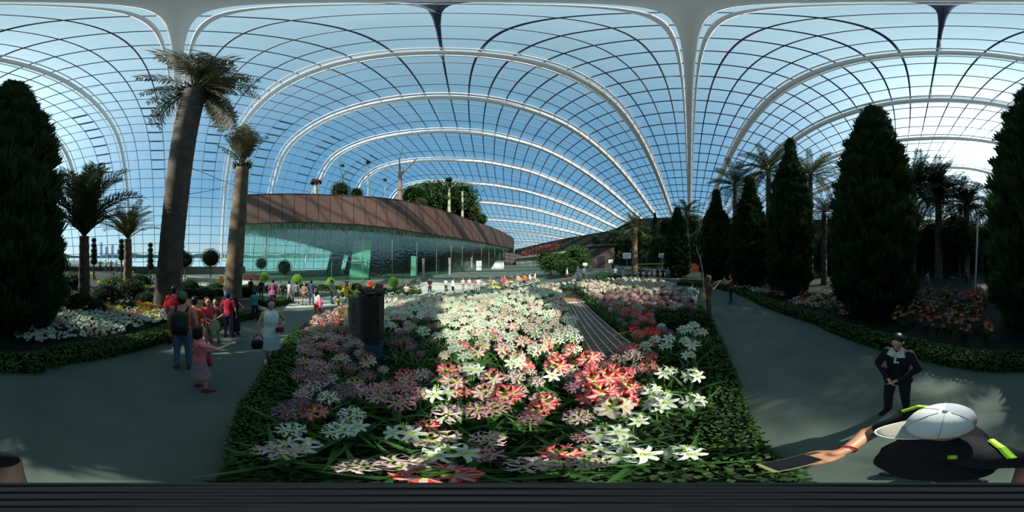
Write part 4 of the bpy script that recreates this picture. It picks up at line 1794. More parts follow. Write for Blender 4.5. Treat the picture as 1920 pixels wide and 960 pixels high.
# which flowers grow where, by the picture position of the flower head: (x0, y0, x1, y1, weights, density, region words)
ZONES = [
    (1228, 583, 1335, 612, {}, 0, ''),
    (1000, 524, 1250, 548, dict(cream=.55, whitestar=.35, striped=.1), 1.0, 'at the sunny far end'),
    (1085, 545, 1300, 583, dict(mauve=.5, palepink=.3, pink=.2), 1.0, 'in the mauve drift'),
    (1085, 583, 1165, 612, dict(palepink=.5, mauve=.5), .9, 'in the mauve drift'),
    (1160, 583, 1230, 645, dict(rose=.4, deepred=.35, mauve=.25), 1.0, 'in the red patch'),
    (1225, 612, 1350, 700, dict(white=.9, mauve=.1), .55, 'by the right hedge'),
    (1200, 700, 1345, 770, dict(white=.92, whitestar=.08), .6, 'in the right sun pool'),
    (1090, 690, 1200, 770, dict(red=.6, rose=.2, cream=.2), .75, 'below the guitar neck'),
    (1110, 770, 1310, 905, dict(white=.75, red=.25), .85, 'in the near right corner'),
    (1000, 640, 1100, 700, dict(white=.45, red=.3, cream=.25), .9, 'left of the guitar neck'),
    (940, 700, 1100, 800, dict(palepink=.35, red=.25, mauve=.25, cream=.15), .65, 'in the dark middle'),
    (520, 575, 700, 665, dict(pink=.42, palepink=.25, rose=.10, mauve=.13, striped=.1), 1.0, 'in the left pink drift'),
    (520, 665, 700, 740, dict(pink=.25, mauve=.35, palepink=.25, striped=.15), .9, 'in the shaded lower left'),
    (700, 600, 830, 700, dict(palepink=.4, whitestar=.3, mauve=.3), .33, 'right of the dark stand'),
    (690, 545, 1060, 640, dict(whitestar=.35, white=.35, cream=.22, striped=.08), 1.1, 'in the white far drift'),
    (820, 640, 1010, 700, dict(white=.42, cream=.25, striped=.13, red=.14, whitestar=.06), .78, 'in the sunlit heart'),
    (820, 700, 940, 745, dict(white=.3, red=.35, striped=.35), .8, 'at the sunlit patch edge'),
    (520, 740, 960, 800, dict(mauve=.2, palepink=.3, pink=.12, red=.26, whitestar=.12), .85, 'in the shaded foreground'),
    (500, 800, 760, 905, dict(white=.5, whitestar=.2, red=.2, palepink=.1), .85, 'in the near left corner'),
    (760, 800, 1120, 905, dict(red=.35, palepink=.25, pink=.15, white=.15, cream=.1), .75, 'at the very front'),
]
PLANTS = []
nr2 = random.Random(21)
minx = min(p.x for p in cb)
maxx = max(p.x for p in cb)
maxy = max(p.y for p in cb)
y = -0.1
while y < maxy:
    step = 0.20 + 0.011 * max(0, y)
    x = minx
    while x < maxx:
        qx, qy = x + nr2.uniform(-.5, .5) * step, y + nr2.uniform(-.5, .5) * step
        x += step
        if not inside((qx, qy), cb) or inside((qx, qy), gn):
            continue
        ed = edge_dist((qx, qy), cb)
        if (ed < .52 and qy > .35) or edge_dist((qx, qy), gn) < .12:
            continue
        if math.hypot(qx, qy) < .42:
            continue
        hgt = nr2.uniform(.48, .68)
        if math.hypot(qx, qy) < 1.2:
            hgt = nr2.uniform(.42, .56)
        px, py = proj(qx, qy, gz(qx, qy) + hgt)
        if py > 585:
            if px < np.interp(py, [585, 620, 660, 720, 780, 905], [590, 560, 545, 535, 530, 515]) or px > np.interp(py, [585, 620, 700, 760, 800, 905], [1300, 1330, 1345, 1335, 1300, 1300]):
                continue
        z = None
        for Z in ZONES:
            if Z[0] <= px <= Z[2] and Z[1] <= py <= Z[3]:
                z = Z
                break
        if z is None:
            z = ZONES[14] if py < 640 else ZONES[17]
        if nr2.random() > z[5] or not z[4]:
            continue
        r = nr2.random() * sum(z[4].values())
        for k, v in z[4].items():
            r -= v
            if r <= 0:
                break
        PLANTS.append((math.hypot(qx, qy), qx, qy, hgt, k, z[6]))
    y += step
PLANTS.sort()
PENDING = {}
ORD = ['first', 'second', 'third', 'fourth', 'fifth', 'sixth', 'seventh', 'eighth', 'ninth', 'tenth', 'eleventh', 'twelfth', 'thirteenth', 'fourteenth', 'fifteenth', 'sixteenth', 'seventeenth', 'eighteenth', 'nineteenth', 'twentieth']
ORD += ['twenty-' + w_ for w_ in ORD[:9]] + ['thirtieth']


def name_places(pend):
    """each plant of a patch is told by its row from the viewer and its place in the row"""
    for (lab, words), L_ in pend.items():
        L_.sort(key=lambda t: t[0])
        n = len(L_)
        rows = max(1, round(math.sqrt(n) * 0.8))
        per = math.ceil(n / rows)
        for r in range(rows):
            row = sorted(L_[r * per:(r + 1) * per], key=lambda t: math.atan2(t[1], t[2]) % (2 * PI) if 'conifer' in words else math.atan2(t[1], t[2]))
            for c, t in enumerate(row):
                bits = []
                if rows > 1:
                    bits.append('%s row' % ORD[min(r, 29)])
                if len(row) > 1:
                    bits.append('%s from left' % ORD[min(c, 29)])
                t[3]['label'] = ' '.join((lab + ' ' + words).split()) + ''.join(', ' + b_ for b_ in bits)


count = {}
rest = []
near_cache = {}
for d, qx, qy, hgt, k, words in PLANTS:
    nm, cat, lab = KN[k]
    count[k] = count.get(k, 0) + 1
    if count[k] > 300:
        rest.append((qx, qy, hgt, k))
        continue
    g = gz(qx, qy) + .04
    rz = nr2.random() * 6.28
    sc_ = hgt / .60
    detailed = d < 3.3
    near_cache.setdefault(k, [])
    if detailed:
        if len(near_cache[k]) < 3:
            o = flower_proto(k, True, len(near_cache[k]) + 1)
            COL.objects.link(o)
            near_cache[k].append(o)
        else:
            o = copy_tree(near_cache[k][nr2.randrange(3)])
        o.name = nm
    else:
        o = link(nm, PROTO_FAR[k][nr2.randrange(3)])
    o.location = (qx, qy, g)
    o.rotation_euler = (nr2.uniform(-.12, .12), nr2.uniform(-.12, .12), rz)
    f_ = nr2.uniform(1.1, 1.4)
    o.scale = (sc_ * f_, sc_ * f_, sc_)
    o['category'] = cat
    o['group'] = '%s plants %s' % (lab, words)
    PENDING.setdefault((lab, words), []).append((d, qx, qy, o))
name_places(PENDING)
print('PLANTS', len(PLANTS), count, 'rest', len(rest))
# any beyond the 300 largest of a kind
if rest:
    byk = {}
    for q in rest:
        byk.setdefault(q[3], []).append(q)
    for k, L_ in byk.items():
        me0 = PROTO_FAR[k][0]
        V0 = np.array([v.co for v in me0.vertices])
        F0 = [tuple(p.vertices) for p in me0.polygons]
        M0 = [p.material_index for p in me0.polygons]
        mb = MB()
        for qx, qy, hgt, _ in L_:
            b = mb.n
            mb.v.append(V0 * np.array([1.2, 1.2, 1]) * (hgt / .6) + np.array([qx, qy, gz(qx, qy) + .04]))
            mb.n += len(V0)
            mb.f += [tuple(i + b for i in f) for f in F0]
            mb.m += M0
        o = link(KN[k][0] + '_drift', mb.mesh(KN[k][0] + '_drift', list(me0.materials)))
        tag(o, 'distant drift of many %ss' % KN[k][2], KN[k][1], kind='stuff')

# low leafy ground cover between the flowers
gpts = []
rs_ = np.random.RandomState(17)
while len(gpts) < 26000:
    r = 15 * rs_.rand() ** 1.6 + .3
    a = rs_.uniform(-2.2, 2.0)
    q = (math.sin(a) * r, math.cos(a) * r)
    if inside(q, cb) and not inside(q, gn):
        gpts.append((q[0], q[1], gz(*q) + .05 + .22 * rs_.rand() ** 1.3, r))
gp = np.array(gpts)
nn = np.stack([rs_.normal(size=len(gp)) * .7, rs_.normal(size=len(gp)) * .7, np.ones(len(gp))], 1)
T = frames(gp[:, :3], nn, .05 + .008 * gp[:, 3], rs_)
o = link('ground_cover', scatter_mesh('ground_cover', np.array(LEAF_V) * np.array([1.6, 1.3, 1]), LEAF_F, T, [m_leaf_dk]))
tag(o, 'low dark green leaves covering the soil between the flowers', 'leaves', kind='stuff')
# the green bush right of the red patch
bq = G(1276, 612, .15)
for i, (px, py, r) in enumerate(((1248, 600, .5), (1282, 598, .62), (1312, 602, .45))):
    q = G(px, py, .3)
    t = link('leafy_bush', blob_gr, loc=(q.x, q.y, q.z + .32), scale=(r, r, .42), rot=(0, 0, i))
    tag(t, ['bright green bush', 'largest bright green bush', 'smaller bright green bush'][i] + [' next to the red flowers', ' in the middle of the green clump', ' touching the right hedge'][i], 'bush', 'green bushes by the right hedge')

# ------------------------------------------------------------------ the giant guitar neck lying in the bed
gt = empty('guitar_neck', P(1150, 660, .2))
tag(gt, 'giant wooden guitar neck with frets and strings lying among the flowers', 'sculpture')
GO = gt.location.copy()
nl, nrr, fr_, fl_ = gn
up = Vector((0, 0, .001))


def gp_(u, v, h=0.0):
    """u 0..1 along the neck from the near end, v 0..1 across"""
    a = nl.lerp(fl_, u)
    b = nrr.lerp(fr_, u)
    return a.lerp(b, v) + Vector((0, 0, h)) - GO


def gslab(name, u0, u1, v0, v1, h0, h1, m):
    mb = MB()
    V = [gp_(u, v, h) for h in (h0, h1) for u, v in ((u0, v0), (u1, v0), (u1, v1), (u0, v1))]
    mb.add(V, [(0, 3, 2, 1), (4, 5, 6, 7), (0, 1, 5, 4), (1, 2, 6, 5), (2, 3, 7, 6), (3, 0, 4, 7)])
    return link(name, mb.mesh(name, m), gt)


gslab('fingerboard', 0, .62, 0, 1, -.12, 0, m_fret_d)
gslab('headstock', .64, 1.0, -.08, 1.08, -.12, .02, m_wood)
gslab('nut', .62, .64, 0, 1, -.1, .035, m_sign)
u = 0.02
k = 0
while u < .60:
    gslab('fret_board', u, u + .030, .01, .99, 0, .012, mat('fret_plank', (0.14, 0.075, 0.040), .6, var=.25, scale=4))
    gslab('fret', u + .034, u + .0365, 0, 1, 0, .025, m_grey)
    u += .046 - .02 * (u)
for k in range(6):
    v = .08 + .168 * k
    mb = MB()
    mb.tube([gp_(-.01, v, .09), gp_(.3, v, .075), gp_(.63, .12 + .15 * k, .06), gp_(.78, .15 + .14 * k, .05)], .011, 6)
    link('string', mb.mesh('string', m_string), gt)
for k in range(6):
    mb = MB()
    q = gp_(.70 + .08 * (k % 3), -.02 if k < 3 else 1.02, .03)
    mb.tube([q, q + Vector((0, 0, .08))], .03, 8)
    link('tuning_peg', mb.mesh('tuning_peg', m_string), gt)
mb = MB()
# curved rim of the body at the near end
rim = [P(x, y, .30) - GO for x, y in ((1058, 671), (1075, 681), (1100, 684), (1120, 683), (1160, 668), (1195, 652), (1222, 636), (1236, 626), (1222, 620), (1180, 622), (1150, 630))]
for a, b in zip(rim[:-1], rim[1:]):
    mb.beam(a, b, .10, .05)
link('body_rim', mb.mesh('body_rim', m_wood), gt)

# ------------------------------------------------------------------ the dark stand with yellow orchids
st = empty('display_stand', G(700, 700))
tag(st, 'tall dark wooden stand on two thin posts with a blue cloth below', 'stand')
SO = Vector(st.location)
D0 = math.hypot(SO.x, SO.y)


def sp(px, py, dd=0.0):
    return PD(px, py, D0 + dd) - SO


for px in (687, 716):
    mb = MB()
    b0 = sp(px, 655)
    mb.tube([Vector((b0.x, b0.y, -.05)), b0, sp(px, 560)], [.022, .02, .018], 8)
    link('post', mb.mesh('post', m_black), st)
m_darkwood = mat('dark_wood', (0.012, 0.011, 0.011), .7, var=.4, scale=9, bump=.4)
mb = MB()
c0, c1 = sp(698, 636), sp(697, 552)
mb.tube([c0 + Vector((0, 0, -.03)), c0, c0.lerp(c1, .3), c0.lerp(c1, .6), c1, c1 + Vector((0, 0, .03))], [.17, .21, .215, .225, .235, .2], 10)
link('cabinet', mb.mesh('cabinet', m_darkwood), st)
for i in range(7):
    mb = MB()
    a = 2 * PI * i / 7
    z = c1 + Vector((math.cos(a) * .14, math.sin(a) * .14, .03))
    mb.beam(z, z + Vector((math.cos(a) * .12, math.sin(a) * .12, .05 + .03 * (i % 3))), .14, .03)
    link('top_board', mb.mesh('top_board', m_darkwood), st)
mb = MB()
mb.loft([(sp(702, 668).x, sp(702, 668).y, sp(702, 666).z, .16, .12), (sp(702, 640).x, sp(702, 640).y, sp(702, 634).z, .19, .15)], 16)
link('cloth', mb.mesh('cloth', mat('blue_cloth', (0.015, 0.07, 0.13), .7, var=.3, scale=12)), st)
mt = empty('mossy_trunk', G(668, 668))
tag(mt, 'pale mossy grey-green stump standing left against the dark stand', 'stump')
D1 = math.hypot(mt.location.x, mt.location.y)
mb = MB()
m0 = PD(668, 655, D1) - mt.location
m1 = PD(664, 556, D1) - mt.location
mb.tube([Vector((m0.x, m0.y, -.05)), m0.lerp(m1, .25) + Vector((.03, 0, 0)), m0.lerp(m1, .6), m1], [.12, .14, .15, .13], 12)
link('stump', mb.mesh('stump', mat('moss', (0.07, 0.085, 0.065), .9, var=.4, scale=12, bump=.5)), mt)
oc = empty('yellow_orchids', G(645, 640))
tag(oc, 'tall spray of yellow orchids climbing beside the dark stand', 'flower')
D2 = math.hypot(oc.location.x, oc.location.y)
for k, (x0, x1) in enumerate(((645, 640), (650, 652), (640, 632), (655, 668), (648, 646))):
    mb = MB()
    a = PD(x0, 632, D2) - oc.location
    b = PD(x1, 540 + 9 * k, D2) - oc.location
    mid = a.lerp(b, .5) + Vector((.03, 0, .05))
    mb.tube([Vector((a.x, a.y, 0)), mid, b], [.008, .006, .003], 5)
    link('spray_stem', mb.mesh('spray_stem', m_stem), oc)
rs = random.Random(5)
for k in range(90):
    px, py = rs.gauss(650, 11), rs.uniform(535, 604)
    if 612 < px < 690:
        q = PD(px, py, D2 + rs.uniform(-.12, .12)) - oc.location
        o = link('blossom', FLM['yellow'], oc)
        o.matrix_local = aim((rs.uniform(-1, 1), -1 + rs.uniform(-.6, .6), rs.uniform(-.1, 1)), q, rs.random() * 6)
        o.scale = (rs.uniform(.9, 1.3),) * 3

# ------------------------------------------------------------------ outer border planting
def clump_mesh(n, R, H, mats, kind, seed, leafn=14):
    rs = random.Random(seed)
    mb = merged_leaves(leafn, seed)
    V = np.concatenate(mb.v) * np.array([.55, .55, .6]) * (H / .4)
    mb.v = [V]
    mb.m = [0] * len(mb.f)
    q = MB()
    for i in range(n):
        a = rs.random() * 6.28
        r = R * math.sqrt(rs.random())
        d = Vector((math.cos(a) * .7, math.sin(a) * .7, .6 + rs.random()))
        floret(kind, q, aim(d, (math.cos(a) * r, math.sin(a) * r, H * (.75 + .4 * rs.random()) * (1 - .4 * (r / R) ** 2)), rs.random() * 6), 1.25)
    return mb.mesh('leaves', m_leaf_dk), q.mesh('blossoms', mats)


CLW = [clump_mesh(26, .26, .34, [m_white_pet, m_throat], 'cup', s_) for s_ in (1, 2)]
CLP = [clump_mesh(24, .26, .34, [m_palepink_pet, m_throat], 'cup', s_) for s_ in (3,)]
CLY = [clump_mesh(40, .26, .22, [m_yel, m_throat], 'cup', 4), clump_mesh(30, .26, .26, [mat('orange_petal', (.75, .25, .03), .6), m_throat], 'cup', 6)]
CLD = [clump_mesh(7, .3, .5, [mat('dull_orange', (.35, .12, .03), .6), m_throat], 'cup', 5, 22), clump_mesh(7, .3, .55, [m_mauve_pet, m_throat], 'cup', 7, 22)]
CLR = [clump_mesh(16, .28, .5, [mat('crimson_pet', (.40, .04, .05), .6), m_throat], 'cup', 8, 16)]
rs = random.Random(31)


_oba = sorted((math.atan2(p.x, p.y) % (2 * PI), math.hypot(p.x, p.y)) for p in ob)


def ob_r(x, y):
    a = math.atan2(x, y) % (2 * PI)
    return float(np.interp(a, [t_[0] for t_ in _oba], [t_[1] for t_ in _oba]))


def clumps(n, xr, yr, kinds, nm, lab, cat, z=.3, smin=.8, smax=1.2, mind=.25):
    put = []
    pend = []
    tries = 0
    while len(put) < n and tries < n * 30:
        tries += 1
        px, py = rs.uniform(*xr), rs.uniform(*yr)
        q = G(px % 1920, py, z)
        if any((q.x - a) ** 2 + (q.y - b) ** 2 < mind ** 2 for a, b in put):
            continue
        if inside((q.x, q.y), cb) or edge_dist((q.x, q.y), cb) < .4:
            continue
        if nm not in ('plaza_bedding', 'far_bedding') and math.hypot(q.x, q.y) < ob_r(q.x, q.y) + .62:
            continue
        put.append((q.x, q.y))
        o = empty(nm, (q.x, q.y, gz(q.x, q.y) + .04), rs.random() * 6, rs.uniform(smin, smax))
        kk = kinds[rs.randrange(len(kinds))]
        link('leaves', kk[0], o)
        bo_ = link('blossoms', kk[1], o)
        bo_['kind'] = 'stuff'
        tag(o, None, cat, lab + ' clumps')
        pend.append((math.hypot(q.x, q.y), q.x, q.y, o))
    name_places({(lab, ''): pend})


clumps(70, (60, 306), (578, 632), CLW, 'white_bedding', 'white bedding clump behind left hedge', 'flower')
clumps(26, (20, 100), (570, 628), CLW + CLP, 'pale_bedding', 'pale bedding clump below huge conifer', 'flower')
clumps(34, (250, 318), (562, 594), CLY, 'yellow_bedding', 'yellow bedding clump below leaning palm', 'flower', mind=.2)
clumps(60, (90, 300), (505, 575), CLD + [CLY[0]], 'mixed_bedding', 'dark leafy clump under feather palms', 'flower', z=.5, smin=.9, smax=1.5, mind=.35)
clumps(40, (1280, 1420), (527, 545), CLW + CLP, 'low_bedding', 'pale flower clump under small conifers', 'flower', mind=.4)
clumps(50, (1440, 1600), (540, 600), CLD + CLR + CLP, 'wild_bedding', 'dim pink clump behind conifer-side hedge', 'flower', z=.4, mind=.35)
clumps(80, (1670, 1850), (540, 640), CLD + CLR + CLD, 'shade_bedding', 'red-flowered leafy clump beside huge conifer', 'flower', z=.5, smin=1.0, smax=1.6, mind=.3)
clumps(26, (660, 790), (540, 556), CLD + CLW, 'plaza_bedding', 'low planting before the glass wall', 'flower', z=.3, mind=.5, smin=1.2, smax=1.8)
clumps(30, (900, 1010), (518, 540), CLP + CLY + CLW, 'far_bedding', 'bright clump behind broad dark hedge', 'flower', z=.3, mind=.5, smin=1.2, smax=2.0)
bld_ = PD(196, 604, 4.6)
q = G(196, 606)
mb = MB()
mb.ell((0, 0, .1), (.34, .22, .16), 12, 8)
o = link('boulder', mb.mesh('boulder', mat('stone', (.22, .19, .15), .9, var=.2, scale=6, bump=.4), True), loc=(q.x, q.y, q.z))
tag(o, 'rounded brownish boulder among the white border flowers', 'stone')
# plaza hedges and pale kerb walls near the building
hedge('plaza_hedge', [G(x, y) for x, y in [(500, 577), (525, 574), (552, 566)]], 1.0, .35, 'small green hedge island behind the woman in white', side=1, seed=8)
hedge('plaza_hedge', [G(x, y) for x, y in [(640, 558), (700, 556), (790, 551)]], 1.2, .5, 'hedge at the foot of the glass wall right of the dark stand', side=1, seed=9)
hedge('plaza_hedge', [G(x, y) for x, y in [(560, 543), (600, 545), (640, 547)]], 1.0, .5, 'hedge below the leaning pier', side=1, seed=10)
hedge('plaza_hedge', [G(x, y) for x, y in [(340, 560), (400, 556), (470, 552)]], 1.6, .6, 'dark hedge between the two wine palms', side=1, seed=11, m=m_leaf_dk)
hedge('plaza_hedge', [G(x, y) for x, y in [(1120, 529), (1160, 528), (1195, 526)]], 1.4, .5, 'green hedge across the far right end of the bed', side=1, seed=12)
kb = empty('kerb_wall', G(405, 534))
tag(kb, 'pale curved kerb wall between the two wine palms', 'wall')
slabp('wall_face', [(350, 527), (430, 532), (430, 523), (350, 519)], 16.5, .5, m_pale, kb)
slabp('orange_box', [(411, 530), (419, 530), (419, 517), (411, 517)], 16, .4, mat('orange_paint', (.55, .25, .05), .6), kb)
kb2 = empty('kerb_wall', G(500, 528))
tag(kb2, 'dark terrace kerb left of the short wine palm foot', 'wall')
slabp('wall_face', [(456, 524), (490, 526), (490, 516), (456, 514)], 19, .5, mat('rust_kerb', (.20, .08, .05), .8), kb2)
kb3 = empty('kerb_wall', G(250, 520))
tag(kb3, 'long dark parapet before the water on the left', 'wall')
slabp('wall_face', [(60, 512), (470, 512), (470, 499), (60, 499)], 26, .5, mat('parapet_dark', (.03, .035, .035), .8), kb3) if False else None
V, F = [], []
mb = MB()
pts_ = [PD(x, 508, 27) for x in range(20, 480, 20)]
for a, b in zip(pts_[:-1], pts_[1:]):
    mb.beam((a.x - kb3.location.x, a.y - kb3.location.y, .2), (b.x - kb3.location.x, b.y - kb3.location.y, .2), .5, 1.3)
link('parapet', mb.mesh('parapet', mat('parapet_dark', (.06, .065, .06), .8)), kb3)

# dark leafy bushes filling the border behind the left hedge and the terraces
rs = random.Random(77)
bush_pend = []
for i, (px, py, d, r, sq) in enumerate(((60, 520, 8, 1.0, .9), (110, 525, 8.5, .8, .8), (150, 545, 7, .7, .8), (200, 530, 8, .9, .7), (245, 528, 9, .9, .8), (275, 548, 8, .6, .7), (90, 555, 6.8, .6, .8),
                                        (180, 560, 6.6, .5, .8), (235, 560, 7, .5, .7), (355, 532, 12, 1.0, .7), (385, 540, 11, .8, .6), (405, 528, 14, 1.0, .6), (15, 560, 6.6, .7, .8),
                                        (325, 528, 13, .9, .7), (475, 527, 17, .8, .6), (508, 529, 18, .8, .6), (532, 530, 18, .7, .7), (575, 531, 19, .8, .6), (603, 532, 19, .7, .6), (640, 533, 19, .7, .6), (668, 533, 19, .8, .6), (705, 534, 19, .7, .6), (765, 536, 19, .8, .5), (460, 532, 14, .9, .6), (130, 506, 13, 1.2, .6), (215, 508, 13, 1.2, .5), (262, 510, 13, 1.1, .6))):
    p = PD(px, py, d)
    o = link('dark_bush', [blob_dk, blob_top][i % 2] if i < 14 else [blob_gr, blob_loose, blob_dk][i % 3], loc=(p.x, p.y, gz(p.x, p.y) + r * sq * .75), rot=(0, 0, i), scale=(r, r, r * sq))
    tag(o, None, 'bush', 'dark bushes of the left border')
    bush_pend.append((d, p.x, p.y, o))
name_places({('leafy bush', 'of the left border and plaza'): bush_pend})

# ------------------------------------------------------------------ people
def bake(mb, voxel, name, mats, smooth=6):
    """fuses the overlapping volumes into one continuous skin"""
    me = mb.mesh('tmp', mats)
    o = bpy.data.objects.new('tmp', me)
    COL.objects.link(o)
    r = o.modifiers.new('r', 'REMESH')
    r.mode = 'VOXEL'
    r.voxel_size = voxel
    r.use_smooth_shade = True
    if smooth:
        m = o.modifiers.new('s', 'SMOOTH')
        m.factor = .5
        m.iterations = smooth
    dg = bpy.context.evaluated_depsgraph_get()
    out = bpy.data.meshes.new_from_object(o.evaluated_get(dg))
    out.name = name
    bpy.data.objects.remove(o)
    return out


def V3(*a):
    return Vector(a)


POSES = {
    # side -> elbow, wrist, hand direction ; knees/ankles offsets
    'stand': dict(L=(V3(-.25, -.01, 1.13), V3(-.25, .07, .88)), R=(V3(.25, -.01, 1.13), V3(.25, .07, .88)), kL=V3(-.10, .02, .49), aL=V3(-.11, .0, .09), kR=V3(.10, .04, .49), aR=V3(.11, .03, .09)),
    'walk': dict(L=(V3(-.24, .10, 1.15), V3(-.22, .28, .95)), R=(V3(.24, -.10, 1.13), V3(.26, -.12, .88)), kL=V3(-.09, -.02, .49), aL=V3(-.09, -.26, .14), kR=V3(.09, .18, .50), aR=V3(.09, .24, .09)),
    'photo': dict(L=(V3(-.26, .14, 1.24), V3(-.09, .36, 1.42)), R=(V3(.26, .14, 1.24), V3(.09, .36, 1.42)), kL=V3(-.11, .02, .49), aL=V3(-.12, .0, .09), kR=V3(.11, .04, .49), aR=V3(.12, .03, .09)),
    'reach': dict(L=(V3(-.26, .05, 1.15), V3(-.20, .25, 1.05)), R=(V3(.24, .24, 1.28), V3(.16, .50, 1.30)), kL=V3(-.10, .02, .49), aL=V3(-.11, .0, .09), kR=V3(.10, .06, .49), aR=V3(.11, .08, .09)),
    'hip': dict(L=(V3(-.27, .0, 1.14), V3(-.23, .12, .90)), R=(V3(.33, -.08, 1.14), V3(.17, .10, 1.00)), kL=V3(-.09, .03, .49), aL=V3(-.10, .02, .09), kR=V3(.10, .0, .49), aR=V3(.12, -.03, .09)),
    'hipl': dict(R=(V3(.25, .0, 1.13), V3(.25, .04, .88)), L=(V3(-.33, -.08, 1.14), V3(-.17, .10, 1.00)), kL=V3(-.09, .03, .49), aL=V3(-.10, .02, .09), kR=V3(.08, .0, .49), aR=V3(.09, -.06, .09)),
    'crouch': dict(L=(V3(-.28, .15, 1.15), V3(-.12, .38, 1.25)), R=(V3(.28, .15, 1.15), V3(.12, .38, 1.25)), kL=V3(-.14, .24, .62), aL=V3(-.12, -.02, .12), kR=V3(.14, .20, .60), aR=V3(.12, .02, .12)),
    'front': dict(L=(V3(-.27, .02, 1.13), V3(-.06, .20, 1.00)), R=(V3(.27, .02, 1.13), V3(.06, .20, 1.00)), kL=V3(-.10, .03, .49), aL=V3(-.10, -.02, .09), kR=V3(.10, .08, .49), aR=V3(.10, .10, .09)),
}
HEADC = V3(0, .015, 1.585)


def hand(mb, wrist, direction, palmn, s=1.0, curl=.5, side=1, big=False):
    """palm, four unequal curled fingers and a thumb leaving the side of the palm"""
    d = Vector(direction).normalized()
    n = Vector(palmn)
    n = (n - d * n.dot(d)).normalized()
    u = d.cross(n) * side
    w = Vector(wrist)
    mb.cap(w, w + d * .03 * s, .024 * s, .026 * s, 8)
    for k in range(4):
        o = (k - 1.5) * .019 * s
        k0 = w + d * .028 * s + u * o * .7
        k1 = w + d * .082 * s + u * o
        mb.cap(k0, k1, .0125 * s, .0115 * s, 8)
        ln = (.066, .075, .070, .055)[k] * s
        p = k1
        dd = d.copy()
        for j, f in enumerate((.45, .30, .25)):
            an = curl * (.5 + .5 * j)
            dd = (dd * math.cos(an) + n * math.sin(an)).normalized()
            q = p + dd * ln * f
            mb.cap(p, q, (.0098 - .001 * j) * s, (.0090 - .001 * j) * s, 8)
            p = q
            n = (n - dd * n.dot(dd)).normalized() if False else n
    t0 = w + d * .025 * s - u * .022 * s
    t1 = t0 + (d * .6 - u * .8 + n * .35).normalized() * .038 * s
    t2 = t1 + (d * .95 - u * .25 + n * .4).normalized() * .030 * s
    mb.cap(t0, t1, .013 * s, .011 * s, 8)
    mb.cap(t1, t2, .0105 * s, .0088 * s, 8)


def head_shape(mb, c, M=None, s=1.0):
    def tr(p):
        p = Vector(p) * s
        if M is not None:
            p = M @ p
        return Vector(c) + p
    q = MB()
    q.ell((0, 0, .02), (.074, .093, .098), 20, 14)
    q.ell((0, .022, -.045), (.056, .066, .066), 16, 10)      # face and jaw
    q.ell((0, .055, -.085), (.028, .026, .022), 10, 7)       # chin
    q.cap((0, .088, .012), (0, .104, -.026), .009, .014, 8)   # nose
    q.ell((0, .088, -.030), (.018, .010, .009), 8, 6)
    q.ell((0, .084, -.060), (.024, .012, .010), 10, 6)       # mouth
    q.ell((-.033, .078, .022), (.022, .010, .008), 8, 6)      # brows
    q.ell((.033, .078, .022), (.022, .010, .008), 8, 6)
    q.ell((-.074, .0, -.012), (.012, .020, .032), 8, 6)       # ears
    q.ell((.074, .0, -.012), (.012, .020, .032), 8, 6)
    V = np.concatenate(q.v)
    V = np.array([tuple(tr(v)) for v in V])
    mb.add(V, q.f)


def body_mesh(pose, voxel, female=False, headM=None, fine=False):
    P_ = POSES[pose]
    mb = MB()
    sw = .155 if female else .175
    low = -.42 if pose == 'crouch' else 0
    Z = lambda z: z + (low if z > .7 else 0)
    T = V3(0, 0, low)
    mb.loft([(0, 0, Z(.84), .10, .085), (0, 0, Z(.90), .155, .105), (0, 0, Z(.98), .15, .10), (0, .005, Z(1.08), .125, .088), (0, .005, Z(1.2), .145, .10), (0, 0, Z(1.32), .16, .10), (0, -.005, Z(1.39), .15, .085), (0, -.01, Z(1.44), .08, .06)], 20)
    mb.cap(V3(0, -.012, 1.42) + T, V3(0, .0, 1.52) + T, .052, .048, 12)
    head_shape(mb, HEADC + T, headM)
    for sd, key in ((-1, 'L'), (1, 'R')):
        el, wr = P_[key]
        sh = V3(sd * sw, -.005, 1.385)
        mb.cap(sh + T, el + T, .046, .036, 12)
        mb.cap(el + T, wr + T, .036, .023, 12)
        d = (wr - el).normalized()
        hand(mb, wr + T + d * .01, d, V3(-sd, .2, 0) if pose in ('stand', 'walk', 'hip') else V3(0, .3, -1) if pose == 'reach' else V3(-sd, .3, 0), 1.0 if fine else 1.15, .35, sd)
        kn, an = P_['k' + key], P_['a' + key]
        hp = V3(sd * .085, 0, .90) + T
        mb.cap(hp, kn, .082, .052, 14)
        mb.cap(kn, an, .052, .034, 12)
        mb.cap(kn + V3(0, -.012, -.10), kn + V3(0, -.012, -.2), .046, .036, 10)
        ft = V3(sd * .02, .15, -.055)
        mb.cap(an + V3(0, -.03, -.045), an + ft, .032, .024, 10)
    return bake(mb, voxel, 'body', m_skin, 4 if fine else 3)


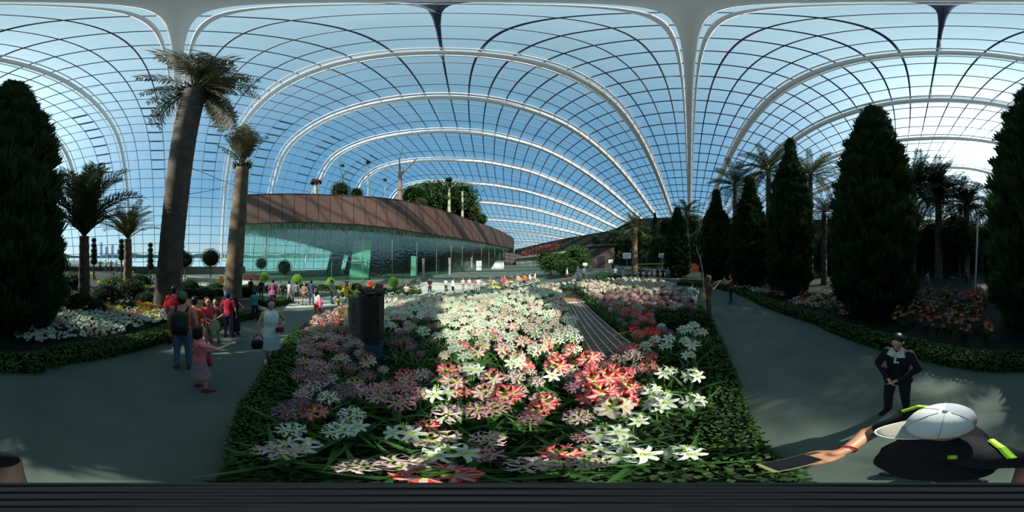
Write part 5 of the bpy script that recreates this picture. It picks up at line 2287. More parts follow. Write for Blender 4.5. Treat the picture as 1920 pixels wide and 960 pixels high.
def shirt_mesh(pose, voxel, female=False, sleeve='short', length=.92, flare=0.0, thick=.014):
    P_ = POSES[pose]
    low = -.42 if pose == 'crouch' else 0
    T = V3(0, 0, low)
    sw = .155 if female else .175
    mb = MB()
    rings = [(0, 0, length, .165 + flare, .120 + flare * .8), (0, 0, .98, .162 + flare * .6, .116 + flare * .5), (0, .005, 1.08, .143, .105), (0, .008, 1.2, .160, .117), (0, 0, 1.32, .176, .116), (0, -.006, 1.39, .165, .10), (0, -.01, 1.43, .10, .072), (0, -.01, 1.455, .066, .058)]
    if length < .9:
        rings = [(0, 0, length, .165 + flare * 1.3, .125 + flare)] + [(0, 0, .92, .165 + flare * .6, .122 + flare * .5)] + rings[1:]
    mb.loft([(a, b, c + low, d, e) for a, b, c, d, e in rings], 20)
    if sleeve != 'none':
        for sd, key in ((-1, 'L'), (1, 'R')):
            el, wr = P_[key]
            sh = V3(sd * sw, -.005, 1.385)
            if sleeve == 'short':
                mb.cap(sh + T, sh.lerp(el, .62) + T, .060, .055, 12)
            else:
                mb.cap(sh + T, el + T, .062, .052, 12)
                mb.cap(el + T, el.lerp(wr, .92) + T, .052, .038, 12)
    return bake(mb, voxel, 'shirt', m_skin, 2)


def legs_mesh(pose, voxel, kind='trousers'):
    P_ = POSES[pose]
    low = -.42 if pose == 'crouch' else 0
    T = V3(0, 0, low)
    mb = MB()
    if kind in ('skirt', 'long_skirt'):
        zb = .50 if kind == 'skirt' else .22
        mb.loft([(0, .02, zb, .22, .19), (0, .015, .70, .195, .155), (0, 0, .90, .168, .122), (0, 0, 1.0, .142, .102)], 20)
        return bake(mb, voxel, 'skirt', m_skin, 2)
    mb.loft([(0, 0, .82 + low, .12, .10), (0, 0, .90 + low, .167, .118), (0, 0, .98 + low, .160, .11), (0, 0, 1.02 + low, .150, .104)], 18)
    for sd, key in ((-1, 'L'), (1, 'R')):
        kn, an = P_['k' + key], P_['a' + key]
        hp = V3(sd * .085, 0, .90) + T
        if kind == 'shorts':
            mb.cap(hp, hp.lerp(kn, .78), .095, .080, 14)
        else:
            mb.cap(hp, kn, .093, .066, 14)
            mb.cap(kn, kn.lerp(an, .93), .066, .054, 12)
    return bake(mb, voxel, kind, m_skin, 2)


def shoes_mesh(pose, voxel, key):
    sd = -1 if key == 'L' else 1
    mb = MB()
    an = POSES[pose]['a' + key]
    mb.cap(an + V3(0, -.035, -.045), an + V3(sd * .02, .155, -.052), .043, .036, 10)
    mb.cap(an + V3(0, -.01, -.02), an + V3(0, 0, .03), .042, .040, 10)
    return bake(mb, voxel, 'shoe', m_skin, 1)


def hair_mesh(kind, voxel, M=None):
    q = MB()
    q.ell((0, -.026, .044), (.083, .094, .090), 18, 12)
    q.ell((0, -.045, -.01), (.079, .070, .085), 14, 10)
    if kind == 'long':
        q.cap((0, -.065, 0), (0, -.085, -.20), .085, .070, 14)
        q.cap((-.06, -.02, 0), (-.075, -.03, -.15), .035, .03, 8)
        q.cap((.06, -.02, 0), (.075, -.03, -.15), .035, .03, 8)
    if kind == 'bob':
        q.cap((0, -.055, -.02), (0, -.055, -.09), .085, .078, 12)
        q.cap((-.065, .0, .0), (-.07, .005, -.08), .026, .022, 8)
        q.cap((.065, .0, .0), (.07, .005, -.08), .026, .022, 8)
    mb = MB()
    V = np.concatenate(q.v)
    if M is not None:
        V = V @ np.array(M)[:3, :3].T
    # keep the face free
    mb.add(V + np.array(HEADC), q.f)
    me = bake(mb, voxel, 'hair', m_hair, 2)
    return me


_pm = {}


def pm(key, fn):
    if key not in _pm:
        _pm[key] = fn()
    return _pm[key]


_cm = {}


def cloth(c, rough=.8):
    k = tuple(c)
    if k not in _cm:
        _cm[k] = mat('cloth_%02d' % len(_cm), c, rough, var=.12, scale=9, spec=.2)
    return _cm[k]


def setm(o, m):
    o.material_slots[0].link = 'OBJECT'
    o.material_slots[0].material = m


def person(px, hy, fy, face, pose, label, top=(.3, .3, .3), bot=(.02, .02, .03), kind='trousers', sleeve='short', hair='short', fem=False, shoe=(.02, .02, .02), group=None, voxel=.022, headM=None, nod=0.0,
           hairc=None, skin=None, length=.92, flare=0.0, name='person', hmax=1.9, hmin=1.0, fixh=None):
    g = G(px, fy)
    d = math.hypot(g.x, g.y)
    h = CAMZ + d * math.tan(azel(px, hy)[1]) - g.z
    h = min(hmax, max(hmin, h)) if fixh is None else fixh
    s = h / 1.70
    if pose == 'crouch':
        s = 1.0 * min(1.1, h / 1.25)
    t = empty(name, (g.x, g.y, g.z), -math.radians(face), s)
    tag(t, label, 'person', group)
    fine = voxel < .015
    hm = Matrix.Rotation(-nod, 3, 'X') if nod else None
    key = (pose, voxel, fem, nod)
    low = -.42 if pose == 'crouch' else 0
    b = link('body', pm(('b',) + key, lambda: body_mesh(pose, voxel, fem, hm, fine)), t)
    setm(b, skin or m_skin)
    o = link('shirt', pm(('s', sleeve, length, flare) + key, lambda: shirt_mesh(pose, voxel, fem, sleeve, length, flare)), t)
    setm(o, cloth(top))
    if kind:
        o = link(kind if kind != 'long_skirt' else 'skirt', pm(('l', kind) + key, lambda: legs_mesh(pose, voxel, kind)), t)
        setm(o, cloth(bot))
    for fk in 'LR':
        o = link('shoe', pm(('f', fk) + key, lambda: shoes_mesh(pose, voxel, fk)), t)
        setm(o, cloth(shoe))
    if hair:
        o = link('hair', pm(('h', hair, nod, voxel), lambda: hair_mesh(hair, min(voxel, .012), hm)), t, (0, 0, low))
        setm(o, hairc or m_hair)
    # eyes and mouth
    for sd in (-1, 1):
        q = MB()
        c = Vector((sd * .031, .087, .002))
        if hm is not None:
            c = hm @ c
        q.ell(tuple(HEADC + c + V3(0, 0, low)), (.012, .007, .006), 8, 6)
        link('eye', q.mesh('eye', m_eye), t)
    q = MB()
    c = Vector((0, .0945, -.060))
    if hm is not None:
        c = hm @ c
    q.ell(tuple(HEADC + c + V3(0, 0, low)), (.022, .006, .006), 8, 6)
    link('mouth', q.mesh('mouth', m_lip), t)
    t['h'] = s
    return t, s


def at(t, local):
    """world point of a person's local point"""
    s = t.scale[0]
    c, sn = math.cos(t.rotation_euler.z), math.sin(t.rotation_euler.z)
    x, y, z = local[0] * s, local[1] * s, local[2] * s
    return Vector((t.location.x + c * x - sn * y, t.location.y + sn * x + c * y, t.location.z + z))


def toward(px):       # azimuth in degrees of the direction from the camera to that column
    return (px - 960) * 0.1875


def backpack(t, col, label, col2=(.05, .05, .05), size=1.0, z=1.18, y=-.20):
    b = empty('backpack', at(t, (0, y, z)), t.rotation_euler.z, t.scale[0] * size)
    tag(b, label, 'backpack')
    mb = MB()
    mb.ell((0, 0, 0), (.15, .09, .23), 14, 10)
    mb.box((0, .02, -.02), (.13, .07, .19))
    link('main_bag', bake(mb, .015, 'main_bag', cloth(col), 4), b)
    mb = MB()
    mb.ell((0, -.085, -.07), (.11, .045, .11), 12, 8)
    link('pocket', mb.mesh('pocket', cloth(col2), True), b)
    for sd in (-1, 1):
        mb = MB()
        mb.tube([(sd * .09, .06, .20), (sd * .105, .17, .245), (sd * .115, .30, .17), (sd * .12, .33, .02), (sd * .125, .24, -.12), (sd * .11, .08, -.18)], .020, 6)
        link('strap', mb.mesh('strap', cloth(col2), True), b)
    return b


def handbag(loc, col, label, s=1.0, rz=0.0, strap=None):
    b = empty('handbag', loc, rz, s)
    tag(b, label, 'bag')
    mb = MB()
    mb.ell((0, 0, 0), (.15, .06, .11), 12, 8)
    mb.box((0, 0, -.02), (.13, .05, .09))
    link('bag_body', bake(mb, .015, 'bag_body', cloth(col), 3), b)
    mb = MB()
    mb.tube([(-.11, 0, .07), (-.07, 0, .2), (0, 0, .25), (.07, 0, .2), (.11, 0, .07)], .010, 6)
    link('handle', mb.mesh('handle', cloth(col)), b)
    return b


VF = .0105
# the near group on the left path
t, s_ = person(342, 549, 690, toward(342) + 12, 'stand', 'person in salmon shirt and blue jeans with cap and dark backpack, from behind', (.62, .22, .16), (.10, .17, .26), 'trousers', 'short', 'short', False, (.14, .03, .03), voxel=VF)
MAN = t
backpack(t, (.035, .04, .035), 'dark olive backpack on the salmon-shirted person', (.015, .018, .016), 1.05)


def cap_on(t, col, label, dz=0.0, brim=True, M=None):
    c = empty('cap', at(t, (0, .0, 1.60 + dz)), t.rotation_euler.z, t.scale[0])
    tag(c, label, 'cap')
    mb = MB()
    mb.loft([(0, 0, .005, .092, .106), (0, 0, .04, .092, .106), (0, -.002, .085, .082, .094), (0, -.004, .118, .055, .064), (0, -.005, .132, .02, .022)], 20)
    link('crown', mb.mesh('crown', cloth(col), True), c)
    if brim:
        mb = MB()
        V = [(math.cos(PI * k / 10) * .08, .09 + math.sin(PI * k / 10) * .0, .012) for k in range(11)] + [(math.cos(PI * k / 10) * .082, .09 + math.sin(PI * k / 10) * .085, .0) for k in range(11)]
        V += [(x, y, z - .006) for x, y, z in V]
        F = [(k, k + 1, k + 12, k + 11) for k in range(10)] + [(k + 22, k + 33, k + 34, k + 23) for k in range(10)] + [(k + 11, k + 12, k + 34, k + 33) for k in range(10)]
        mb.add(V, F)
        link('brim', mb.mesh('brim', cloth(col)), c)
    return c


cap_on(t, (.07, .13, .09), 'green-grey cap on the salmon-shirted person')
t, s_ = person(327, 536, 645, toward(327) + 25, 'stand', 'person in a bright red jacket left of the backpacker', (.55, .03, .02), (.10, .04, .03), 'trousers', 'long', 'short', False, voxel=.016)
backpack(t, (.50, .025, .02), 'red rucksack on the person left of the backpacker', (.03, .02, .06), 1.0)
t, s_ = person(374, 612, 730, toward(374) + 75, 'reach', 'child in a pink shirt and patterned skirt with one arm stretched out', (.68, .20, .22), (.33, .24, .26), 'skirt', 'short', 'bob', True, (.30, .03, .07), voxel=VF, hmin=.9)
KID = t
sb = handbag(at(t, (.02, .17, .86)), (.50, .02, .06), 'crimson shoulder bag on the child in pink', .6, t.rotation_euler.z)
t, s_ = person(388, 558, 655, toward(388) + 150, 'front', 'person in sunglasses and a red top facing the path behind the child', (.50, .05, .06), (.30, .22, .18), 'trousers', 'short', 'long', True, voxel=.016)
SG = t
sg = empty('sunglasses', at(t, (0, .10, 1.59)), t.rotation_euler.z, t.scale[0])
tag(sg, 'dark sunglasses on the person in the red top', 'glasses')
for sd in (-1, 1):
    mb = MB()
    mb.ell((sd * .033, .006, 0), (.028, .006, .019), 10, 6)
    link('lens', mb.mesh('lens', m_black, True), sg)
    mb = MB()
    mb.tube([(sd * .06, .0, .005), (sd * .078, -.09, .003)], .0035, 5)
    link('temple', mb.mesh('temple', m_black), sg)
# round pale fan held out to the right
q = PD(402, 612, 3.6)
fn = empty('round_fan', (q.x, q.y, q.z), -azel(402, 0)[0])
tag(fn, 'pale round fan held beside the child in pink', 'fan')
mb = MB()
V = [(0, 0, 0)] + [(math.cos(2 * PI * k / 28) * .125, .008 * (k % 2), math.sin(2 * PI * k / 28) * .18) for k in range(28)]
V += [(x, y + .01, z) for x, y, z in V]
F = [(0, 1 + k, 1 + (k + 1) % 28) for k in range(28)] + [(29, 30 + (k + 1) % 28, 30 + k) for k in range(28)] + [(1 + k, 30 + k, 30 + (k + 1) % 28, 1 + (k + 1) % 28) for k in range(28)]
mb.add(V, F)
link('fan_leaf', mb.mesh('fan_leaf', mat('straw', (.42, .40, .25), .8, var=.1, scale=10)), fn)
mb = MB()
mb.tube([(-.02, .0, .12), (-.13, .02, .17), (-.2, .03, .2)], .012, 6)
link('handle', mb.mesh('handle', mat('straw', (.42, .40, .25))), fn)
person(365, 556, 668, toward(365) + 20, 'stand', 'person in an orange-red top half hidden behind the backpacker', (.55, .10, .04), (.25, .15, .12), 'trousers', 'short', 'short', True, voxel=.018)
person(404, 560, 640, toward(404) - 160, 'front', 'person in a dim maroon dress behind the round fan', (.12, .05, .07), (.10, .04, .06), 'skirt', 'short', 'long', True, voxel=.02)
t, s_ = person(428, 548, 632, toward(428) + 20, 'stand', 'person in a crimson shirt wearing a blue cap near the short palm', (.40, .02, .04), (.10, .05, .12), 'trousers', 'short', 'short', False, voxel=.02)
cap_on(t, (.03, .08, .35), 'blue cap on the person in crimson')
person(441, 555, 628, toward(441) - 30, 'hip', 'person in a black sleeveless dress with a bare arm near the short palm', (.015, .012, .015), (.012, .01, .012), 'long_skirt', 'none', 'long', True, voxel=.02, skin=m_skin)
person(478, 545, 602, toward(478) + 10, 'photo', 'person in a teal shirt and black trousers seen from behind', (.03, .26, .26), (.015, .015, .02), 'trousers', 'short', 'short', False, voxel=.02)
t, s_ = person(508, 561, 680, toward(508) + 180 - 10, 'hipl', 'person in a pale blue sleeveless tunic and skirt, one hand on the hip', (.60, .76, .74), (.35, .50, .52), 'skirt', 'none', 'bob', True, (.55, .58, .60), voxel=VF, nod=.3, length=.80, flare=.02)
LADY = t
handbag(at(t, (.27, .04, .62)), (.012, .012, .02), 'black handbag hanging from the hand of the person in pale blue', 1.0, t.rotation_euler.z)
handbag(at(t, (-.15, .17, 1.04)), (.22, .015, .04), 'small maroon pouch at the hip of the person in pale blue', .6, t.rotation_euler.z)
t, s_ = person(512, 524, 575, toward(512) + 5, 'stand', 'person in a purple striped poncho seen from behind', (.22, .07, .13), (.02, .02, .03), 'trousers', 'long', 'short', True, voxel=.02, length=.78, flare=.07)
mb_pend = []
crowd = [
    (542, 527, 568, 60, 'walk', 'person in a light grey outfit walking left of the striped couple', (.35, .38, .40), (.28, .30, .32), 'trousers', 'short', 'short', False),
    (556, 528, 570, 10, 'stand', 'person in a dark and light striped shirt with bare legs', (.12, .12, .15), (.02, .02, .03), 'shorts', 'short', 'short', False),
    (571, 530, 572, 200, 'front', 'person in a brownish top beside the striped shirt', (.22, .12, .08), (.10, .08, .07), 'shorts', 'short', 'long', True),
    (584, 526, 572, 10, 'stand', 'person in a dark blue shirt and blue jeans', (.03, .06, .14), (.06, .09, .16), 'trousers', 'short', 'short', False),
    (622, 523, 570, 80, 'stand', 'person in a blue shirt standing left of the orchids', (.10, .17, .34), (.03, .04, .06), 'trousers', 'short', 'short', False),
    (634, 536, 580, 100, 'photo', 'person in a pale shirt bending left of the orchids', (.30, .40, .44), (.10, .09, .06), 'trousers', 'short', 'short', False),
    (470, 522, 556, 30, 'stand', 'dark-clothed person under the short palm', (.02, .02, .03), (.02, .02, .02), 'trousers', 'long', 'short', False),
    (490, 524, 560, 200, 'stand', 'dark-clothed person left of the purple poncho', (.03, .02, .03), (.02, .02, .02), 'trousers', 'long', 'long', True),
    (527, 528, 562, 120, 'walk', 'person in grey walking right of the purple poncho', (.18, .18, .2), (.03, .03, .04), 'trousers', 'short', 'short', False),
    (650, 521, 552, 20, 'stand', 'person in dark clothes behind the yellow orchids', (.03, .03, .05), (.02, .02, .03), 'trousers', 'short', 'short', False),
    (693, 520, 556, 20, 'stand', 'person in a red shirt behind the dark stand', (.45, .03, .02), (.03, .03, .04), 'trousers', 'short', 'short', False),
    (716, 528, 562, 200, 'front', 'person in a bright orange-red top right of the dark stand', (.62, .09, .02), (.04, .03, .03), 'trousers', 'short', 'short', True),
    (762, 532, 565, 190, 'front', 'person in a white shirt and black shorts on the pale path', (.62, .60, .52), (.015, .015, .02), 'shorts', 'short', 'short', False),
    (785, 521, 540, 20, 'stand', 'dim person by the left entrance pillar', (.06, .05, .05), (.03, .03, .03), 'trousers', 'short', 'short', False),
    (806, 522, 553, 200, 'front', 'person all in black before the entrance', (.015, .015, .018), (.015, .015, .018), 'trousers', 'short', 'short', False),
    (836, 522, 549, 40, 'stand', 'person in a white shirt left of the entrance pair', (.55, .56, .55), (.02, .02, .03), 'trousers', 'short', 'short', False),
    (849, 521, 555, 70, 'stand', 'person in a white shirt and black trousers holding a bag strap', (.66, .66, .66), (.015, .015, .02), 'trousers', 'long', 'short', False),
    (868, 524, 546, 160, 'front', 'person in pale pink seated group at the entrance', (.55, .38, .34), (.3, .25, .22), 'trousers', 'short', 'long', True),
    (880, 524, 546, 200, 'front', 'person in white and beige at the entrance', (.6, .58, .5), (.35, .30, .25), 'trousers', 'short', 'short', True),
    (890, 526, 547, 10, 'stand', 'person in a red checked top at the entrance', (.4, .10, .08), (.25, .2, .2), 'trousers', 'short', 'short', True),
    (897, 523, 547, 20, 'stand', 'person in a pale blue shirt before the pale angled wall', (.45, .58, .66), (.25, .28, .3), 'trousers', 'short', 'short', False),
    (940, 522, 542, 100, 'stand', 'person in purple beyond the broad hedge', (.22, .07, .28), (.1, .05, .1), 'trousers', 'short', 'short', True),
    (946, 522, 543, 200, 'stand', 'person in scarlet beyond the broad hedge', (.75, .05, .06), (.2, .05, .05), 'trousers', 'short', 'short', True),
    (983, 520, 540, 30, 'stand', 'person in bright orange beyond the far flowers', (.8, .16, .02), (.05, .05, .05), 'trousers', 'short', 'short', False),
    (971, 521, 540, 200, 'stand', 'person in pale pink beyond the far flowers', (.6, .4, .36), (.2, .2, .2), 'trousers', 'short', 'short', True),
    (993, 519, 538, 100, 'stand', 'person in white beyond the far flowers', (.6, .6, .56), (.2, .2, .22), 'trousers', 'short', 'short', False),
    (1003, 516, 536, 100, 'stand', 'tallest pale-dressed person beyond the far flowers', (.5, .5, .46), (.2, .2, .22), 'trousers', 'short', 'short', False),
    (1063, 509, 528, 80, 'walk', 'person in white between the two green trees', (.6, .6, .6), (.1, .1, .12), 'trousers', 'short', 'short', True),
    (1094, 507, 527, 10, 'stand', 'person in grey-blue under the small sign', (.15, .2, .24), (.08, .1, .12), 'trousers', 'short', 'short', False),
    (1084, 508, 527, 190, 'stand', 'person in blue-grey left of the small sign', (.10, .14, .20), (.08, .1, .12), 'trousers', 'short', 'short', False),
    (1153, 506, 527, 190, 'stand', 'person in white by the pavilion corner', (.6, .62, .6), (.05, .05, .06), 'trousers', 'short', 'short', False),
    (1169, 511, 531, 100, 'walk', 'person in a pale grey dress below the large sign', (.35, .42, .44), (.3, .36, .38), 'skirt', 'short', 'short', True),
    (1201, 502, 530, 10, 'stand', 'dark person at the left post of the yellow bar', (.03, .03, .04), (.02, .02, .03), 'trousers', 'short', 'short', False),
    (1212, 503, 532, 200, 'stand', 'person in dim grey under the yellow bar', (.10, .11, .13), (.03, .03, .04), 'trousers', 'short', 'short', False),
    (1222, 502, 534, 100, 'walk', 'person in blue-grey with a white bag under the yellow bar', (.13, .17, .24), (.05, .06, .08), 'trousers', 'short', 'short', False),
    (1233, 503, 532, 20, 'stand', 'person in dark brown under the yellow bar', (.06, .04, .04), (.03, .03, .03), 'trousers', 'short', 'long', True),
    (1243, 503, 531, 200, 'stand', 'person in black under the right end of the yellow bar', (.02, .02, .02), (.02, .02, .02), 'trousers', 'short', 'short', False),
    (1252, 501, 530, 200, 'stand', 'person in pale grey right of the yellow bar', (.22, .24, .26), (.08, .08, .09), 'trousers', 'short', 'short', False),
    (1748, 472, 500, 200, 'stand', 'dim person in grey on the terrace behind the date palms', (.16, .17, .18), (.05, .05, .05), 'trousers', 'short', 'short', False),
    (1729, 474, 500, 160, 'stand', 'dim person in pale top left on the terrace under the date palms', (.25, .24, .22), (.1, .06, .05), 'trousers', 'short', 'short', True),
    (1784, 470, 500, 200, 'stand', 'person in a long white dress on the dark terrace', (.72, .72, .72), (.7, .7, .7), 'long_skirt', 'long', 'long', True),
    (1739, 508, 548, 60, 'stand', 'dim person in grey beside the terrace steps', (.22, .24, .25), (.10, .11, .12), 'trousers', 'short', 'short', False),
    (1812, 505, 535, 60, 'stand', 'person in dark red by the pale pole', (.30, .02, .02), (.05, .03, .03), 'trousers', 'short', 'short', False),
    (100, 487, 512, 190, 'stand', 'person in pale grey left on the waterside terrace', (.35, .36, .40), (.05, .05, .06), 'trousers', 'short', 'short', False),
    (112, 489, 512, 30, 'stand', 'person in dim blue on the waterside terrace', (.10, .12, .16), (.05, .05, .06), 'trousers', 'short', 'short', False),
    (121, 488, 512, 200, 'stand', 'person in white on the waterside terrace left of the rough palm', (.6, .6, .6), (.1, .1, .1), 'trousers', 'short', 'short', True),
    (188, 484, 510, 190, 'stand', 'person in grey right of the rough palm trunk', (.25, .26, .28), (.06, .06, .07), 'trousers', 'short', 'short', False),
    (198, 483, 510, 60, 'stand', 'person in white between the two feather palms', (.62, .62, .62), (.1, .1, .12), 'trousers', 'short', 'short', False),
    (208, 484, 510, 200, 'stand', 'person in light brown between the two feather palms', (.35, .28, .22), (.1, .08, .07), 'trousers', 'short', 'long', True),
    (218, 485, 510, 100, 'walk', 'person in pale grey left of the brown-trunked palm', (.4, .4, .42), (.1, .1, .12), 'trousers', 'short', 'short', False),
    (337, 492, 520, 190, 'stand', 'person in dull pink beside the big leaning trunk', (.40, .20, .18), (.05, .04, .04), 'trousers', 'short', 'short', True),
]
for (px, hy, fy, face, pose, lab, top, bot, kind, slv, hair, fem) in crowd:
    person(px, hy, fy, toward(px) + face, pose, lab, top, bot, kind, slv, hair, fem, voxel=.026, group='visitors in the distance' if fy < 560 else None, hmin=1.45, hmax=1.85)
t, s_ = person(594, 543, 599, toward(594) + 35, 'walk', 'person in a pale top and bright red trousers with a pink bag', (.48, .52, .50), (.70, .07, .03), 'trousers', 'none', 'long', True, voxel=.018, hmax=1.75)
handbag(at(t, (.20, -.05, 1.0)), (.55, .03, .18), 'magenta bag at the side of the person in red trousers', 1.1, t.rotation_euler.z)
# right path
t, s_ = person(1328, 516, 600, toward(1328) + 80, 'photo', 'person with arms stretched forward holding a phone, wearing a brown outfit', (.10, .05, .05), (.16, .09, .07), 'trousers', 'short', 'bob', True, (.3, .18, .12), voxel=.018, hairc=mat('hair_red', (.10, .025, .02), .6))
ty = handbag(at(t, (0, -.15, .95)), (.50, .33, .12), 'round gold patterned bag on the back of the person photographing', 1.2, t.rotation_euler.z)
ph = empty('phone', at(t, (0, .47, 1.46)), t.rotation_euler.z, t.scale[0])
tag(ph, 'small dark phone held up by the person in brown', 'phone')
mb = MB()
mb.box((0, 0, 0), (.075, .005, .04))
link('phone_body', mb.mesh('phone_body', m_black), ph)
person(1296, 530, 578, toward(1296) + 40, 'crouch', 'crouching person in a white shirt at the corner of the right hedge', (.42, .48, .50), (.12, .14, .16), 'trousers', 'short', 'short', False, voxel=.02)
t, s_ = person(1371, 515, 569, toward(1371) - 80, 'photo', 'person in a dark red vest and black trousers with both arms raised forward', (.26, .03, .03), (.015, .015, .02), 'trousers', 'none', 'short', False, (.1, .12, .14), voxel=.018)
ph = empty('phone', at(t, (0, .47, 1.46)), t.rotation_euler.z, t.scale[0])
tag(ph, 'small phone held by the person in the dark red vest', 'phone')
mb = MB()
mb.box((0, 0, 0), (.075, .005, .04))
link('phone_body', mb.mesh('phone_body', m_black), ph)
# the person in the blazer
t, s_ = person(1684, 627, 764, toward(1684) + 180 + 18, 'front', 'person in a black blazer with wide white shirt collar, looking down', (.012, .011, .016), (.014, .016, .020), 'trousers', 'long', 'short', True, (.008, .008, .01), voxel=VF, nod=.55, length=.82, flare=.03)
OF = t
co = empty('collar_front', (0, 0, 0)) if False else None
mcol = mat('shirt_white', (.50, .48, .42), .8)
mb = MB()
mb.add([(-.075, .02, 1.475), (0, .072, 1.43), (-.035, .118, 1.37), (-.12, .085, 1.37)], [(0, 1, 2, 3), (3, 2, 1, 0)])
mb.add([(-.075, .02, 1.480), (0, .072, 1.435), (-.035, .124, 1.375), (-.12, .091, 1.375)], [(0, 1, 2, 3), (3, 2, 1, 0)])
link('collar', mb.mesh('collar', mcol), t)
mb = MB()
mb.add([(.075, .02, 1.475), (0, .072, 1.43), (.035, .118, 1.37), (.13, .075, 1.38)], [(0, 3, 2, 1), (1, 2, 3, 0)])
mb.add([(.075, .02, 1.480), (0, .072, 1.435), (.035, .124, 1.375), (.13, .081, 1.385)], [(0, 3, 2, 1), (1, 2, 3, 0)])
link('collar', mb.mesh('collar', mcol), t)
mb = MB()
mb.add([(-.03, .10, 1.41), (.03, .10, 1.41), (.0, .135, 1.26), (0, .05, 1.43)], [(0, 2, 3), (3, 2, 1), (0, 1, 2), (0, 3, 1)])
link('shirt_front', mb.mesh('shirt_front', mcol), t)
bd = empty('name_badge', at(t, (-.02, .135, 1.30)), t.rotation_euler.z, t.scale[0])
tag(bd, 'small white name badge on the black blazer', 'badge')
mb = MB()
mb.box((0, 0, 0), (.034, .004, .010))
link('badge_plate', mb.mesh('badge_plate', m_sign), bd)

# ------------------------------------------------------------------ the person in the white cap right under the camera
hp = empty('person', (.24, -.52, 0))
tag(hp, 'person in white cap and black shirt holding out a phone, seen from above', 'person')
HO = Vector(hp.location)


def L(x, y, z):
    return Vector((x, y, z)) - HO


m_capskin = m_skin_b
FA = math.radians(33)           # the azimuth the person faces
fw = Vector((math.sin(FA), math.cos(FA), 0))
rt = Vector((math.cos(FA), -math.sin(FA), 0))
headc = Vector((.252, -.455, 1.60))
Mh = Matrix(((rt.x, fw.x, 0), (rt.y, fw.y, 0), (0, 0, 1)))
shR = Vector((.435, -.60, 1.40))
shL = Vector((.085, -.38, 1.40))
elR = Vector((.57, -.40, 1.19))
wrR = Vector((.425, -.215, 1.29))
elL = Vector((-.02, -.44, 1.16))
wrL = Vector((-.005, -.12, 1.16))
pelv = Vector((.255, -.47, .92))
belly = Vector((.255, -.375, 1.17))
chest = (shR + shL) / 2 + Vector((0, 0, -.05))
mb = MB()
head_shape(mb, headc - HO, Mh)
mb.cap(chest + Vector((0, 0, .05)) - HO, headc + Vector((0, 0, -.08)) - HO, .062, .055, 12)
mb.cap(pelv - HO, chest - HO, .13, .14, 16)
mb.cap(pelv - HO, belly - HO, .12, .13, 16)
mb.cap(belly - HO, chest - HO, .13, .13, 16)
mb.cap(shL - HO, shR - HO, .075, .075, 14)
mb.cap(pelv + rt * .07 - HO, pelv - rt * .07 - HO, .12, .12, 14)
mb.cap(shR - HO, elR - HO, .050, .040, 12)
mb.cap(elR - HO, wrR - HO, .041, .025, 12)
mb.cap(shL - HO, elL - HO, .050, .040, 12)
mb.cap(elL - HO, wrL - HO, .041, .026, 12)
phc = Vector((.367, -.055, 1.30))
hd = (phc + Vector((.0, -.02, 0)) - wrR).normalized()
hand(mb, wrR - HO + hd * .01, hd, Vector((0, 0, -1)), 1.05, .22, 1)
hand(mb, wrL - HO + Vector((0, .01, 0)), Vector((0, 1, .0)), Vector((1, 0, 0)), 1.05, .8, 1)
feet = []
for sd in (-1, 1):
    hip_ = pelv + rt * .09 * sd
    kn = Vector((hip_.x, hip_.y, .50)) + fw * .03
    an = Vector((hip_.x, hip_.y, .09)) + rt * .02 * sd
    mb.cap(hip_ - HO, kn - HO, .085, .055, 14)
    mb.cap(kn - HO, an - HO, .055, .038, 12)
    mb.cap(an - fw * .03 + Vector((0, 0, -.045)) - HO, an + fw * .15 + Vector((0, 0, -.05)) - HO, .034, .026, 10)
    feet.append((hip_, kn, an))
link('body', bake(mb, .0062, 'body', m_capskin, 3), hp)
# black shirt with short sleeves
mb = MB()
mb.cap(pelv + Vector((0, 0, .02)) - HO, chest - HO, .152, .158, 18)
mb.cap(pelv + Vector((0, 0, .02)) - HO, belly - HO, .15, .15, 18)
mb.cap(belly - HO, chest - HO, .15, .15, 18)
mb.cap(belly + rt * .06 - HO, belly - rt * .08 - HO, .13, .13, 16)
mb.cap(shL - HO, shR - HO, .092, .092, 16)
mb.cap(shR - HO, shR.lerp(elR, .66) - HO, .078, .068, 14)
mb.cap(shL - HO, shL.lerp(elL, .66) - HO, .082, .072, 14)
link('shirt', bake(mb, .012, 'shirt', cloth((.010, .010, .013)), 3), hp)
mb = MB()
for hip_, kn, an in feet:
    mb.cap(hip_ - HO, kn - HO, .100, .075, 14)
    mb.cap(kn - HO, an + Vector((0, 0, .02)) - HO, .075, .058, 12)
mb.cap(pelv + rt * .07 - HO, pelv - rt * .07 - HO, .13, .13, 14)
link('trousers', bake(mb, .014, 'trousers', cloth((.02, .025, .035)), 2), hp)
for hip_, kn, an in feet:
    mb = MB()
    mb.cap(an - fw * .04 + Vector((0, 0, -.045)) - HO, an + fw * .16 + Vector((0, 0, -.052)) - HO, .045, .038, 10)
    link('shoe', bake(mb, .012, 'shoe', cloth((.03, .03, .035)), 1), hp)
m_lime = mat('lime_trim', (.32, .62, .02), .6)
for nm, pts, r in (('lime_stripe', [shR + Vector((.07, .05, .05)), shR + Vector((.02, .0, .105)), shR + Vector((-.05, -.04, .10))], .014),
                   ('lime_stripe', [shL + Vector((-.06, .03, .078)), shL + Vector((-.03, -.03, .105)), shL + Vector((.01, -.09, .085))], .013),
                   ('lime_stripe', [shL.lerp(elL, .52) + Vector((-.02, .05, .055)), shL.lerp(elL, .6) + Vector((-.03, .02, .065))], .013),
                   ('lime_stripe', [shL + Vector((.06, .07, .085)), shL + Vector((.07, .05, .095))], .011)):
    mb = MB()
    mb.tube([p - HO for p in pts], r, 6)
    link(nm, mb.mesh(nm, m_lime), hp)
